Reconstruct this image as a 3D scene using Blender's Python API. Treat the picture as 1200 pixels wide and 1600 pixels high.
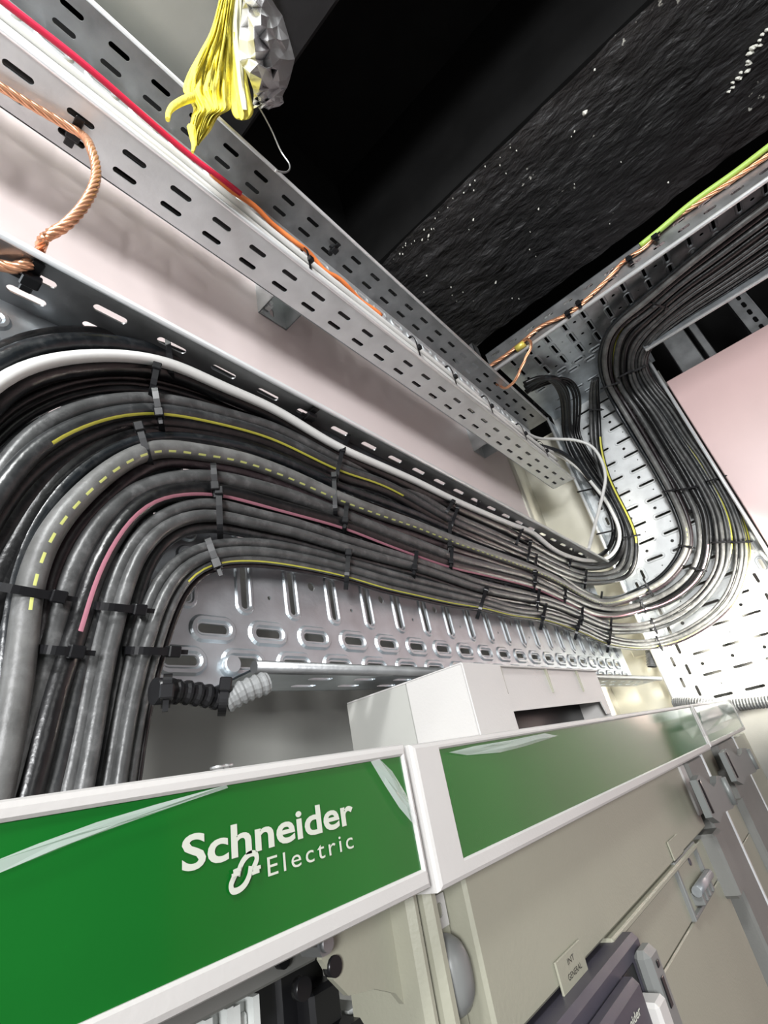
import bpy, math, random
import numpy as np
from mathutils import Vector, Matrix, noise
random.seed(7)
for o in list(bpy.data.objects): bpy.data.objects.remove(o)
S = bpy.context.scene
col = S.collection

# ---------------------------------------------------------------- camera
VX = np.array([1305., 1068.]); VZ = np.array([290., -600.]); PC = np.array([600., 800.])   # vanishing points of the wall's length and of the height
_a = VX-PC; _b = VZ-PC
F = float(np.sqrt(-(_a@_b)))
_dx = np.array([*_a, F]); _dx /= np.linalg.norm(_dx)
_dz = np.array([*_b, F]); _dz /= np.linalg.norm(_dz)
RR = np.array([_dx, -np.cross(_dx, _dz), _dz])          # rows: world axes in camera coordinates
cam = bpy.data.cameras.new('camera'); camo = bpy.data.objects.new('camera', cam); col.objects.link(camo)
cam.sensor_fit = 'VERTICAL'; cam.sensor_height = 24.0; cam.lens = F/1600*24.0
cam.clip_start = 0.005; cam.clip_end = 50
M = Matrix(((RR[0,0], -RR[0,1], -RR[0,2], 0), (RR[1,0], -RR[1,1], -RR[1,2], 0), (RR[2,0], -RR[2,1], -RR[2,2], 0), (0,0,0,1)))
camo.matrix_world = M
S.camera = camo

# ---------------------------------------------------------------- world, lights, exposure
S.view_settings.view_transform = 'Standard'; S.view_settings.look = 'None'
S.view_settings.gamma = 1.0; S.view_settings.use_curve_mapping = False
S.view_settings.exposure = 0.0
W = bpy.data.worlds.new('room_light'); S.world = W; W.use_nodes = True
W.node_tree.nodes['Background'].inputs[0].default_value = (0.93, 0.97, 1.0, 1)
W.node_tree.nodes['Background'].inputs[1].default_value = 0.15
def area(name, loc, target, size, energy, colour=(1,1,1), sy=None, spread=180):
    l = bpy.data.lights.new(name, 'AREA'); l.energy = energy; l.color = colour; l.size = size
    l.spread = math.radians(spread)
    if sy: l.shape = 'RECTANGLE'; l.size_y = sy
    o = bpy.data.objects.new(name, l); col.objects.link(o); o.location = loc
    o.rotation_euler = (Vector(target)-Vector(loc)).to_track_quat('-Z', 'Y').to_euler()
    return o
area('left_lamp', (-1.15, -0.75, 0.22), (0.4, 0.35, 0.35), 0.35, 42, (.98, .99, 1))
area('upper_lamp', (-0.55, -0.30, 1.02), (0.3, 0.30, 0.2), 0.22, 15, (.98, .99, 1))  # added light that raises highlights on the cable tops, no known source
area('room_lamp', (0.1, -1.6, 0.4), (0.4, 0.3, 0.2), 0.6, 4, (1, .99, .97))
area('work_lamp', (1.20, -0.13, 0.11), (1.43, 0.11, 0.17), 0.09, 7.5, (1, .95, .84), spread=84)

# ---------------------------------------------------------------- measuring helpers (pixel of the photograph + a known plane -> point)
def ray(u, v): return RR @ np.array([u-600, v-800, F])
def onY(u, v, y): r = ray(u, v); return r*(y/r[1])
def onX(u, v, x): r = ray(u, v); return r*(x/r[0])
def onZ(u, v, z): r = ray(u, v); return r*(z/r[2])

# ---------------------------------------------------------------- object helpers
LOC = {}
def setp(o, label=None, cat=None, group=None, kind=None):
    if label: o['label'] = label
    if cat: o['category'] = cat
    if group: o['group'] = group
    if kind: o['kind'] = kind
    return o
def empty(name, loc, label, cat, group=None):
    o = bpy.data.objects.new(name, None); col.objects.link(o); o.empty_display_size = .03
    o.location = loc; LOC[o.name] = np.array(loc, float)
    return setp(o, label, cat, group)
class MB:
    def __init__(s): s.v = []; s.f = []; s.m = []; s.sm = []
    def add(s, vs, fs, mi=0, smooth=False):
        k = len(s.v); s.v.extend([tuple(map(float, p)) for p in vs])
        for f in fs: s.f.append([i+k for i in f]); s.m.append(mi); s.sm.append(smooth)
        return s
    def box(s, a, b, mi=0, bev=0.0):
        a = np.minimum(np.array(a, float), np.array(b, float)) if True else a
        return s
    def build(s, name, mats, parent=None, origin=None):
        me = bpy.data.meshes.new(name)
        V = np.array(s.v)
        if origin is None: origin = (V.min(0)+V.max(0))/2
        origin = np.array(origin, float)
        me.from_pydata([tuple(p) for p in V-origin], [], s.f)
        if not isinstance(mats, (list, tuple)): mats = [mats]
        for m in mats: me.materials.append(m)
        me.polygons.foreach_set('material_index', s.m); me.polygons.foreach_set('use_smooth', s.sm)
        me.update()
        o = bpy.data.objects.new(name, me); col.objects.link(o)
        if parent is not None:
            o.parent = parent; o.location = origin-LOC[parent.name]
        else: o.location = origin
        LOC[o.name] = origin
        return o
def boxv(a, b, bev=0.0):
    x0,y0,z0 = [min(p,q) for p,q in zip(a,b)]; x1,y1,z1 = [max(p,q) for p,q in zip(a,b)]
    if bev <= 0:
        v = [(x0,y0,z0),(x1,y0,z0),(x1,y1,z0),(x0,y1,z0),(x0,y0,z1),(x1,y0,z1),(x1,y1,z1),(x0,y1,z1)]
        f = [(0,3,2,1),(4,5,6,7),(0,1,5,4),(1,2,6,5),(2,3,7,6),(3,0,4,7)]
        return v, f
    b_ = min(bev, (x1-x0)/2.01, (y1-y0)/2.01, (z1-z0)/2.01)
    v = []; idx = {}
    X = (x0,x1); Y = (y0,y1); Z = (z0,z1)
    for i in (0,1):
        for j in (0,1):
            for k in (0,1):
                sx, sy, sz = (1,-1)[i], (1,-1)[j], (1,-1)[k]
                for ax in range(3):
                    p = [X[i]+sx*b_, Y[j]+sy*b_, Z[k]+sz*b_]
                    p[ax] = (X[i], Y[j], Z[k])[ax]
                    idx[(i,j,k,ax)] = len(v); v.append(tuple(p))
    f = []
    for ax in range(3):
        o1, o2 = [q for q in range(3) if q != ax]
        for s_ in (0,1):
            cyc = []
            for (p,q) in ((0,0),(1,0),(1,1),(0,1)):
                t = [0,0,0]; t[ax] = s_; t[o1] = p; t[o2] = q; cyc.append(idx[(*t,ax)])
            if (s_ == 0) != (ax == 1): cyc = cyc[::-1]
            f.append(tuple(cyc))
    for ax in range(3):                                    # edges along ax
        o1, o2 = [q for q in range(3) if q != ax]
        for p in (0,1):
            for q in (0,1):
                t0 = [0,0,0]; t0[o1] = p; t0[o2] = q; t1 = list(t0); t1[ax] = 1
                c = [idx[(*t0,o1)], idx[(*t1,o1)], idx[(*t1,o2)], idx[(*t0,o2)]]
                f.append(tuple(c))
    for i in (0,1):
        for j in (0,1):
            for k in (0,1): f.append((idx[(i,j,k,0)], idx[(i,j,k,1)], idx[(i,j,k,2)]))
    return v, f
def box(mb, a, b, bev=0.0, mi=0, rot=None, piv=None):
    v, f = boxv(a, b, bev)
    if rot is not None:
        piv = np.array(piv if piv is not None else (np.array(a)+np.array(b))/2, float)
        R = np.array(rot); v = [R@(np.array(p)-piv)+piv for p in v]
    return mb.add(v, f, mi)
def frames(P, ref):
    """per point: tangent, n (towards ref), b"""
    P = np.array(P, float); T = np.gradient(P, axis=0)
    T /= np.linalg.norm(T, axis=1)[:,None]+1e-12
    N = []
    for p, t in zip(P, T):
        r = ref(p) if callable(ref) else np.array(ref, float)
        n = r-t*(r@t); l = np.linalg.norm(n)
        N.append(n/l if l > 1e-6 else (N[-1] if N else np.array([0,0,1.])))
    N = np.array(N); B = np.cross(T, N)
    return P, T, N, B
def tube(mb, P, r, n=10, ref=(0,-1,0.3), cap=True, mi=0, mfun=None, smooth=True, shape=None):
    P, T, N, B = frames(P, ref)
    r = np.broadcast_to(np.array(r, float), (len(P),))
    vs = []
    for i in range(len(P)):
        for k in range(n):
            a = 2*math.pi*(k+.5)/n
            ca, sa = math.cos(a), math.sin(a)
            vs.append(P[i]+r[i]*(N[i]*ca+B[i]*sa))
    base = len(mb.v); mb.v.extend([tuple(map(float, p)) for p in vs])
    for i in range(len(P)-1):
        for k in range(n):
            k2 = (k+1) % n
            mb.f.append([base+i*n+k, base+i*n+k2, base+(i+1)*n+k2, base+(i+1)*n+k])
            mb.m.append(mfun(i, k) if mfun else mi); mb.sm.append(smooth)
    if cap:
        mb.f.append([base+k for k in range(n)][::-1]); mb.m.append(mi); mb.sm.append(False)
        mb.f.append([base+(len(P)-1)*n+k for k in range(n)]); mb.m.append(mi); mb.sm.append(False)
    return mb
def cyl(mb, a, b, r, n=16, mi=0, r2=None, smooth=True):
    a = np.array(a, float); b = np.array(b, float)
    d = b-a; ref = (0,0,1) if abs(d[2]) < .9*np.linalg.norm(d) else (1,0,0)
    return tube(mb, [a, b], [r, r if r2 is None else r2], n, ref, True, mi, None, smooth)
def prism(mb, poly, o, U, V, N, t, mi=0):
    """polygon (u,v) in plane o+uU+vV, thickness t along N"""
    o, U, V, N = [np.array(q, float) for q in (o, U, V, N)]
    n = len(poly)
    vs = [o+U*u+V*v for u, v in poly]+[o+U*u+V*v+N*t for u, v in poly]
    fs = [list(range(n))[::-1], list(range(n, 2*n))]+[[i, (i+1) % n, n+(i+1) % n, n+i] for i in range(n)]
    return mb.add(vs, fs, mi)
def cr(pts, m=8):
    """Catmull-Rom (centripetal-ish, uniform in chord) through points"""
    p = np.array(pts, float); n = len(p)
    if n == 2: return np.array([p[0]+(p[1]-p[0])*i/m for i in range(m+1)])
    d = np.sqrt(np.linalg.norm(np.diff(p, axis=0), axis=1)); t = np.concatenate([[0], np.cumsum(d)])
    tg = np.zeros_like(p)
    for i in range(n):
        if i == 0: tg[i] = (p[1]-p[0])/(t[1]-t[0])
        elif i == n-1: tg[i] = (p[-1]-p[-2])/(t[-1]-t[-2])
        else:
            a = (p[i]-p[i-1])/(t[i]-t[i-1]); b = (p[i+1]-p[i])/(t[i+1]-t[i])
            w = (t[i+1]-t[i])/(t[i+1]-t[i-1]); tg[i] = a*w+b*(1-w)
    out = []
    for i in range(n-1):
        h = t[i+1]-t[i]
        for k in range(m):
            s = k/m
            out.append((2*s**3-3*s**2+1)*p[i]+(s**3-2*s**2+s)*h*tg[i]+(-2*s**3+3*s**2)*p[i+1]+(s**3-s**2)*h*tg[i+1])
    out.append(p[-1]); return np.array(out)

# ---------------------------------------------------------------- materials
def mat(name, colr, rough=.5, metal=0., noise_scale=None, var=.12, bump=0., bscale=None, stretch=None, spec=.5, coat=0., rvar=0., bdist=.004):
    m = bpy.data.materials.new(name); m.use_nodes = True
    nt = m.node_tree; b = nt.nodes['Principled BSDF']
    b.inputs['Base Color'].default_value = (*colr, 1); b.inputs['Roughness'].default_value = rough
    b.inputs['Metallic'].default_value = metal; b.inputs['Specular IOR Level'].default_value = spec
    b.inputs['Coat Weight'].default_value = coat; b.inputs['Coat Roughness'].default_value = .08
    if noise_scale or bump:
        tc = nt.nodes.new('ShaderNodeTexCoord'); mp = nt.nodes.new('ShaderNodeMapping')
        if stretch: mp.inputs['Scale'].default_value = stretch
        nt.links.new(tc.outputs['Object'], mp.inputs['Vector'])
    if noise_scale:
        n = nt.nodes.new('ShaderNodeTexNoise'); n.inputs['Scale'].default_value = noise_scale; n.inputs['Detail'].default_value = 5
        nt.links.new(mp.outputs[0], n.inputs['Vector'])
        r = nt.nodes.new('ShaderNodeValToRGB')
        r.color_ramp.elements[0].position = .3; r.color_ramp.elements[1].position = .72
        r.color_ramp.elements[0].color = (*[max(0, c*(1-var)) for c in colr], 1)
        r.color_ramp.elements[1].color = (*[min(1, c*(1+var)) for c in colr], 1)
        nt.links.new(n.outputs['Fac'], r.inputs[0]); nt.links.new(r.outputs[0], b.inputs['Base Color'])
        if rvar:
            mr = nt.nodes.new('ShaderNodeMapRange'); mr.inputs['To Min'].default_value = max(.03, rough-rvar); mr.inputs['To Max'].default_value = min(1, rough+rvar)
            nt.links.new(n.outputs['Fac'], mr.inputs['Value']); nt.links.new(mr.outputs[0], b.inputs['Roughness'])
    if bump:
        n2 = nt.nodes.new('ShaderNodeTexNoise'); n2.inputs['Scale'].default_value = bscale or 60; n2.inputs['Detail'].default_value = 6
        nt.links.new(mp.outputs[0], n2.inputs['Vector'])
        bp = nt.nodes.new('ShaderNodeBump'); bp.inputs['Strength'].default_value = bump; bp.inputs['Distance'].default_value = bdist
        nt.links.new(n2.outputs['Fac'], bp.inputs['Height']); nt.links.new(bp.outputs[0], b.inputs['Normal'])
    return m
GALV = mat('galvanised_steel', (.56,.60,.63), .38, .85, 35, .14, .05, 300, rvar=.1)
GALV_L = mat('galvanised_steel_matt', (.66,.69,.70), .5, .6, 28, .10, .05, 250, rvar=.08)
GALV_D = mat('galvanised_steel_dull', (.27,.275,.28), .42, .85, 30, .2, .05, 250, rvar=.1)  # darker copy of the steel, shade of the flange undersides put into its colour
GALV_C = mat('galvanised_steel_pale', (.72,.74,.74), .5, .35, 30, .1, .05, 250, rvar=.08)  # paler copy for the lamp-lit tray base, brightness put into the colour
LIP = mat('bright_rolled_edge', (.82,.84,.85), .35, .45, 40, .06)
PAINT = mat('wall_paint_pale', (.82,.72,.705), .42, 0, 6, .03, .03, 30)
CREAM = mat('cream_paint', (.74,.72,.62), .5, 0, 6, .04)
PINK = mat('pink_painted_sheet', (.68,.485,.47), .32, 0, 5, .04, .02, 40)
BLACKP = mat('black_ceiling_paint', (.006,.006,.006), .8, 0, 12, .3, spec=.2)
GREYWALL = mat('grey_back_panel', (.38,.38,.355), .5, 0, 20, .04)
CAB = mat('cabinet_enamel', (.50,.485,.47), .38, 0, 14, .03, .04, 500)
CABD = mat('cabinet_door_enamel', (.29,.285,.225), .36, 0, 14, .03, .05, 500)
POST = mat('grey_post_enamel', (.165,.165,.155), .42, 0, 30, .06, .05, 400)
GREEN = mat('green_gloss_panel', (.0025,.105,.010), .10, 0, 9, .12, .012, 40, coat=.55, rvar=.04)
LETTER = mat('pale_lettering', (.50,.52,.45), .4)
BLACK = mat('black_plastic', (.008,.008,.009), .3, spec=.3)
GREYP = mat('grey_plastic', (.16,.165,.16), .35)
PURP = mat('dark_grey_breaker', (.05,.047,.062), .4, 0, 40, .1)
HINGE = mat('hinge_grey', (.17,.18,.175), .4, .2)
COPPER = mat('bare_copper', (.80,.42,.25), .34, .85, 60, .15)
YG = mat('green_yellow_insulation', (.42,.62,.12), .45)
WHITEC = mat('white_cable_sheath', (.64,.64,.62), .4, 0, 20, .05)
REDC = mat('red_cable_sheath', (.55,.012,.05), .4)
ORANGEC = mat('orange_cable_sheath', (.80,.22,.06), .4)
WOOL = mat('yellow_glass_wool', (.80,.70,.10), .95, 0, 45, .22, .6, 160)
PAPER = mat('wool_facing_paper', (.66,.64,.44), .7, 0, 60, .15, .3, 120)
FOIL = mat('crumpled_foil', (.90,.90,.91), .28, .6, 30, .06, .15, 40)
CLEAR = mat('wire_bright', (.75,.75,.75), .3, .9)
DUCT = mat('duct_sheet', (.52,.55,.50), .24, .6, 6, .12, .03, 8)
FLOORM = mat('concrete_floor', (.34,.33,.31), .7, 0, 8, .15)
STY = mat('yellow_stripe', (.58,.55,.07), .5)
STD = mat('pale_yellow_print', (.50,.52,.16), .5)
STP = mat('pink_stripe', (.42,.17,.22), .5)
CONDG = mat('grey_corrugated_plastic', (.20,.205,.205), .45)
def cable_mat(name, c, rough=.36, dust=.5):
    m = mat(name, c, rough, 0, 55, .35, .12, 160, (1,1,1))
    nt = m.node_tree; b = nt.nodes['Principled BSDF']
    n = nt.nodes.new('ShaderNodeTexNoise'); n.inputs['Scale'].default_value = 90; n.inputs['Detail'].default_value = 8; n.inputs['Roughness'].default_value = .7
    mp = [q for q in nt.nodes if q.type == 'MAPPING'][0]; nt.links.new(mp.outputs[0], n.inputs['Vector'])
    r = nt.nodes.new('ShaderNodeValToRGB'); r.color_ramp.elements[0].position = .5; r.color_ramp.elements[1].position = .78
    r.color_ramp.elements[0].color = (0,0,0,1); r.color_ramp.elements[1].color = (dust,)*3+(1,)
    nt.links.new(n.outputs['Fac'], r.inputs[0])
    mx = nt.nodes.new('ShaderNodeMix'); mx.data_type = 'RGBA'
    src = b.inputs['Base Color'].links[0].from_socket
    nt.links.new(r.outputs[0], mx.inputs[0]); nt.links.new(src, mx.inputs[6]); mx.inputs[7].default_value = (.2,.2,.2,1)
    nt.links.new(mx.outputs[2], b.inputs['Base Color'])
    return m
CK = cable_mat('cable_sheath_black', (.004,.004,.0045), .30, .06)
CG = cable_mat('cable_sheath_dusty', (.024,.0255,.0265), .29, .28)
CM = cable_mat('cable_sheath_scuffed', (.052,.053,.053), .36, .5)
CL = cable_mat('cable_sheath_grey', (.10,.10,.097), .42, .5)
CB = cable_mat('cable_sheath_blue_black', (.008,.010,.012), .29, .18)
CP = cable_mat('cable_sheath_plum', (.014,.009,.011), .32, .2)

# ---------------------------------------------------------------- perforated sheets
def stad(a, b, d, n=20):
    """stadium / circle outline, half sizes a, b grown by d"""
    a += d; b += d; out = []
    for k in range(n):
        t = 2*math.pi*(k+.5)/n; c, s = math.cos(t), math.sin(t)
        if a >= b: out.append((math.copysign(a-b, c)+b*c, b*s))
        else: out.append((a*c, math.copysign(b-a, s)+a*s))
    return out
def rect_ring(u0, u1, v0, v1, cu, cv, ring):
    """points on the rectangle's border, one for each ring point"""
    pts = []
    for (x, y) in ring:
        s = 1e9
        if x > 1e-9: s = min(s, (u1-cu)/x)
        if x < -1e-9: s = min(s, (u0-cu)/x)
        if y > 1e-9: s = min(s, (v1-cv)/y)
        if y < -1e-9: s = min(s, (v0-cv)/y)
        pts.append([cu+x*s, cv+y*s])
    for c in ((u0,v0),(u1,v0),(u1,v1),(u0,v1)):
        k = min(range(len(pts)), key=lambda i: (pts[i][0]-c[0])**2+(pts[i][1]-c[1])**2)
        pts[k] = list(c)
    return pts
def sheet(mb, O, U, V, N, L0, L1, bands, t=.0015, mi=0, back=True):
    """perforated sheet: bands = (v0, v1, pitch, phase, [holes]) ; hole = (half_u, half_v, dv, collar, height) or None"""
    O, U, V, N = [np.array(q, float) for q in (O, U, V, N)]
    P = lambda u, v, h: O+U*u+V*v+N*h
    def quad(u0, u1, v0, v1):
        if u1-u0 < 1e-6: return
        mb.add([P(u0,v0,0), P(u1,v0,0), P(u1,v1,0), P(u0,v1,0)], [(0,1,2,3)], mi)
        if back: mb.add([P(u0,v0,-t), P(u1,v0,-t), P(u1,v1,-t), P(u0,v1,-t)], [(3,2,1,0)], mi)
    for (v0, v1, pitch, ph, holes) in bands:
        if not holes: quad(L0, L1, v0, v1); continue
        k0 = math.ceil((L0+pitch/2-ph)/pitch-1e-6); k1 = math.floor((L1-pitch/2-ph)/pitch+1e-6)
        quad(L0, ph+k0*pitch-pitch/2, v0, v1); quad(ph+k1*pitch+pitch/2, L1, v0, v1)
        for k in range(k0, k1+1):
            h = holes[k % len(holes)]; cu = ph+k*pitch; u0 = cu-pitch/2; u1 = cu+pitch/2
            if h is None: quad(u0, u1, v0, v1); continue
            hu, hv, dv, cd, ch = h; cv = (v0+v1)/2+dv
            rings = []
            if cd > 0:
                rings.append((stad(hu, hv, cd), 0)); rings.append((stad(hu, hv, cd*.72), ch)); rings.append((stad(hu, hv, cd*.38), ch)); rings.append((stad(hu, hv, cd*.16), ch*.3))
            rings.append((stad(hu, hv, 0), ch*.3 if cd > 0 else 0))
            n = 20
            rr = rect_ring(u0, u1, v0, v1, cu, cv, rings[0][0])
            vs = [P(x, y, 0) for x, y in rr]; fs = []
            for ring, hh in rings: vs += [P(cu+x, cv+y, hh) for x, y in ring]
            vs += [P(cu+x, cv+y, -t) for x, y in rings[-1][0]]
            m = len(rings)+1
            if back: vs += [P(x, y, -t) for x, y in rr]; m += 1
            for q in range(m):
                for i in range(n):
                    j = (i+1) % n; fs.append((q*n+i, q*n+j, (q+1)*n+j, (q+1)*n+i))
            mb.add(vs, fs, mi)
    return mb
# the punched pattern of a 50 mm-pitch tray base, v measured from one edge; ph = phase of the vertical slots
def base_bands(w, ph):
    row = [(.0125, .0036, 0, .0072, .0022)]
    vs_ = [(.0034, .0205, 0, .0055, .0017), (.0018, .0018, -.008, 0, 0), (.0034, .0205, 0, .0055, .0017), (.0042, .0042, .010, 0, 0)]
    B = [(0, .009, 0, 0, None), (.009, .033, .05, ph-.054, row), (.033, .057, .05, ph-.029, row)]
    n = max(1, round((w-.114)/.057)); h = (w-.114)/n
    for i in range(n): B.append((.057+i*h, .057+(i+1)*h, .025, ph, vs_))
    B += [(w-.057, w-.033, .05, ph-.029, row), (w-.033, w-.009, .05, ph-.054, row), (w-.009, w, 0, 0, None)]
    return B
def flange_bands(w, ph, half=.0118):
    sl = [(half, .0032, 0, 0, 0)]
    a = w*.36; b = w*.74
    return [(0, a-.009, 0, 0, None), (a-.009, a+.009, .05, ph, sl), (a+.009, b-.009, 0, 0, None), (b-.009, b+.009, .05, ph, sl), (b+.009, w, 0, 0, None)]

# ================================================================ STRUCTURE
YW, XR = .42, 1.475
def struct(name, a, b, m, bev=0):
    o = box(MB(), a, b, bev).build(name, m); o['kind'] = 'structure'; return o
struct('floor', (-2, -2.6, -2.05), (2.2, .6, -2.0), FLOORM)
wb = MB(); box(wb, (-1.2, YW, -2.0), (1.26, YW+.06, .86)); o = wb.build('wall_back', PAINT); o['kind'] = 'structure'
struct('wall_back_lower', (-1.2, YW-.012, -2.0), (1.25, YW-.002, .26), GREYWALL, .001)
struct('wall_corner', (1.26, YW+.03, -2.0), (1.62, YW+.09, .86), CREAM)
struct('trim_1', (1.26, YW-.004, -2.0), (1.285, YW+.06, .86), CREAM, .002)
struct('wall_right_inner', (XR, .297, -2.0), (XR+.05, YW+.03, .90), CREAM)
struct('wall_right_middle', (XR, -.03, -2.0), (XR+.05, .297, .90), POST)  # dark grey stands in for the shade behind the tray slots
struct('wall_right', (1.43, -2.4, -2.0), (1.475, -.03, .827), PINK, .002)
struct('wall_recess', (2.0, -2.4, .6), (2.05, .6, 1.62), BLACKP)
struct('wall_upper', (-1.2, YW+.02, .86), (2.0, YW+.08, 1.62), BLACKP)
struct('ceiling', (-1.2, -2.4, 1.6), (2.0, .5, 1.66), BLACKP)

# dark textured concrete beam with a rough underside
def rough_black():
    m = mat('rough_black_coating', (.024,.024,.025), .42, 0, 30, .4, 1.0, 38, (1.6,.7,1), spec=.6, bdist=.013)
    nt = m.node_tree; b = nt.nodes['Principled BSDF']
    tc = nt.nodes.new('ShaderNodeTexCoord')
    n1 = nt.nodes.new('ShaderNodeTexNoise'); n1.inputs['Scale'].default_value = 55; n1.inputs['Detail'].default_value = 3
    n2 = nt.nodes.new('ShaderNodeTexNoise'); n2.inputs['Scale'].default_value = 6; n2.inputs['Detail'].default_value = 2
    nt.links.new(tc.outputs['Object'], n1.inputs[0]); nt.links.new(tc.outputs['Object'], n2.inputs[0])
    mu = nt.nodes.new('ShaderNodeMath'); mu.operation = 'MULTIPLY'; nt.links.new(n1.outputs['Fac'], mu.inputs[0]); nt.links.new(n2.outputs['Fac'], mu.inputs[1])
    r = nt.nodes.new('ShaderNodeValToRGB'); r.color_ramp.elements[0].position = .435; r.color_ramp.elements[1].position = .46
    r.color_ramp.elements[0].color = (0,0,0,1); r.color_ramp.elements[1].color = (1,1,1,1); nt.links.new(mu.outputs[0], r.inputs[0])
    mx = nt.nodes.new('ShaderNodeMix'); mx.data_type = 'RGBA'; src = b.inputs['Base Color'].links[0].from_socket
    nt.links.new(r.outputs[0], mx.inputs[0]); nt.links.new(src, mx.inputs[6]); mx.inputs[7].default_value = (.55,.55,.5,1)
    nt.links.new(mx.outputs[2], b.inputs['Base Color'])
    return m
ROUGHB = rough_black()
ZB = 1.15
bx0, bx1 = .644*ZB, 1.037*ZB
mb = MB(); nx, ny = 50, 150; y0, y1 = .44, -1.7
vs = []
for j in range(ny+1):
    for i in range(nx+1):
        x = bx0+(bx1-bx0)*i/nx; y = y0+(y1-y0)*j/ny
        e = .006*noise.noise((x*14, y*9, 0))+.004*noise.noise((x*45, y*30, 4))
        xx = x+(.006*noise.noise((y*9, i*.7, 2)) if i in (0, nx) else 0)
        vs.append((xx, y, ZB+e))
mb.add(vs, [(j*(nx+1)+i, (j+1)*(nx+1)+i, (j+1)*(nx+1)+i+1, j*(nx+1)+i+1) for j in range(ny) for i in range(nx)], 0, True)
box(mb, (bx0, y1, ZB+.012), (bx1, y0, 1.6), 0, 1)
o = mb.build('trim_2', [ROUGHB, BLACKP]); o['kind'] = 'structure'
# paint flecks that stand proud of the rough coating
mb = MB()
def fleck(mb, u, v, r, el=1.0, ang=0.):
    c = onZ(u, v, ZB-.004); n = 7; r *= .62; top = []
    if not bx0+.006 < c[0] < bx1-.006: return
    for k in range(n):
        a = 2*math.pi*k/n; q = r*(.7+.5*random.random()); x = q*el*math.cos(a); y = q*math.sin(a)
        top.append((c[0]+x*math.cos(ang)-y*math.sin(ang), c[1]+x*math.sin(ang)+y*math.cos(ang), c[2]+.004))
    mb.add(top+[(c[0], c[1], c[2]-.0012)], [(k, (k+1) % n, n) for k in range(n)])
FLK = [(915,178,.011,1.1), (898,206,.006,1.8), (893,214,.004,1.4), (965,60,.004,1.5), (964,24,.003,1.6), (795,220,.004,1.8), (800,214,.004,1.6), (783,236,.005,1.6),
       (775,242,.003,1.5), (728,285,.004,1.7), (735,290,.003,1.5), (725,302,.004,1.4), (700,325,.003,1.5), (670,370,.004,2.2), (660,376,.003,1.8), (740,345,.003,2.2), (842,328,.003,1.6), (775,443,.004,2.2), (625,398,.004,2.), (615,405,.003,1.5), (1045,286,.003,1.5), (953,350,.003,1.6), (705,450,.003,1.7), (667,432,.003,1.4), (930,110,.003,1.5)]
for u, v, r, e in FLK: fleck(mb, u, v, r, e, .9)
for k in range(16):
    t = k/15; fleck(mb, 1142+58*t+random.uniform(-4,4), 148-100*t+random.uniform(-5,5), random.uniform(.004,.008), 1.8, -.9)
for k in range(40):
    t = random.random(); fleck(mb, 610+200*t+random.gauss(0,9), 408-200*t+random.gauss(0,9), random.uniform(.0012,.003), 1.6, .9)
for k in range(30): fleck(mb, random.uniform(640,1000), random.uniform(200,480), random.uniform(.0009,.002), 1.6, .9)
setp(mb.build('paint_flecks', mat('chipped_white_paint', (.8,.8,.72), .7)), 'white paint chips scattered on the rough black beam', 'paint chips', kind='stuff')

# ducts overhead at the top left
D = empty('air_duct', (-.2, -.2, 1.15), 'galvanised sheet metal air duct overhead with glossy underside', 'duct')
mb = MB(); box(mb, (-.8, -1.2, 1.15), (.215, .40, 1.45), .004); mb.build('casing', DUCT, D)
mb = MB(); box(mb, (-.8, .195, 1.143), (.21, .205, 1.1495)); box(mb, (-.8, .215, 1.145), (.21, .219, 1.1495)); mb.build('seam', DUCT, D)
mb = MB(); box(mb, (.216, -1.2, 1.15), (.332, .41, 1.46), .006)
setp(mb.build('lagged_duct', mat('black_wrapped_lagging', (.012,.012,.013), .5, 0, 20, .3, .3, 30)), 'black wrapped duct running overhead beside the torn foil flap', 'duct')

# ================================================================ TRAYS
def lipline(mb, a, b, r=.0028, mi=1): return cyl(mb, a, b, r, 10, mi)
# --- upper tray (opening towards the room)
ZA0, ZA1, YL, YB = .595, .797, .264, .321
X0, X1 = -.62, 1.235
TA = empty('cable_tray', (.3, .30, .7), 'narrow upper perforated steel tray on the wall carrying thin white cables', 'cable tray', None)
mb = MB(); sheet(mb, (0, YB, ZA0), (1,0,0), (0,0,1), (0,-1,0), X0, X1, base_bands(ZA1-ZA0, .0277)); mb.build('base', GALV_L, TA)
ph = .0535
mb = MB(); sheet(mb, (0, YL, ZA0), (1,0,0), (0,1,0), (0,0,-1), X0, X1, flange_bands(YB-YL, .0535)); lipline(mb, (X0, YL, ZA0+.0015), (X1, YL, ZA0+.0015)); mb.build('flange', [GALV_L, LIP], TA)
mb = MB(); sheet(mb, (0, YL, ZA1), (1,0,0), (0,1,0), (0,0,-1), X0, X1, flange_bands(YB-YL, .076)); lipline(mb, (X0, YL, ZA1+.0015), (X1, YL, ZA1+.0015)); mb.build('flange', [GALV_D, LIP], TA)
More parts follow.
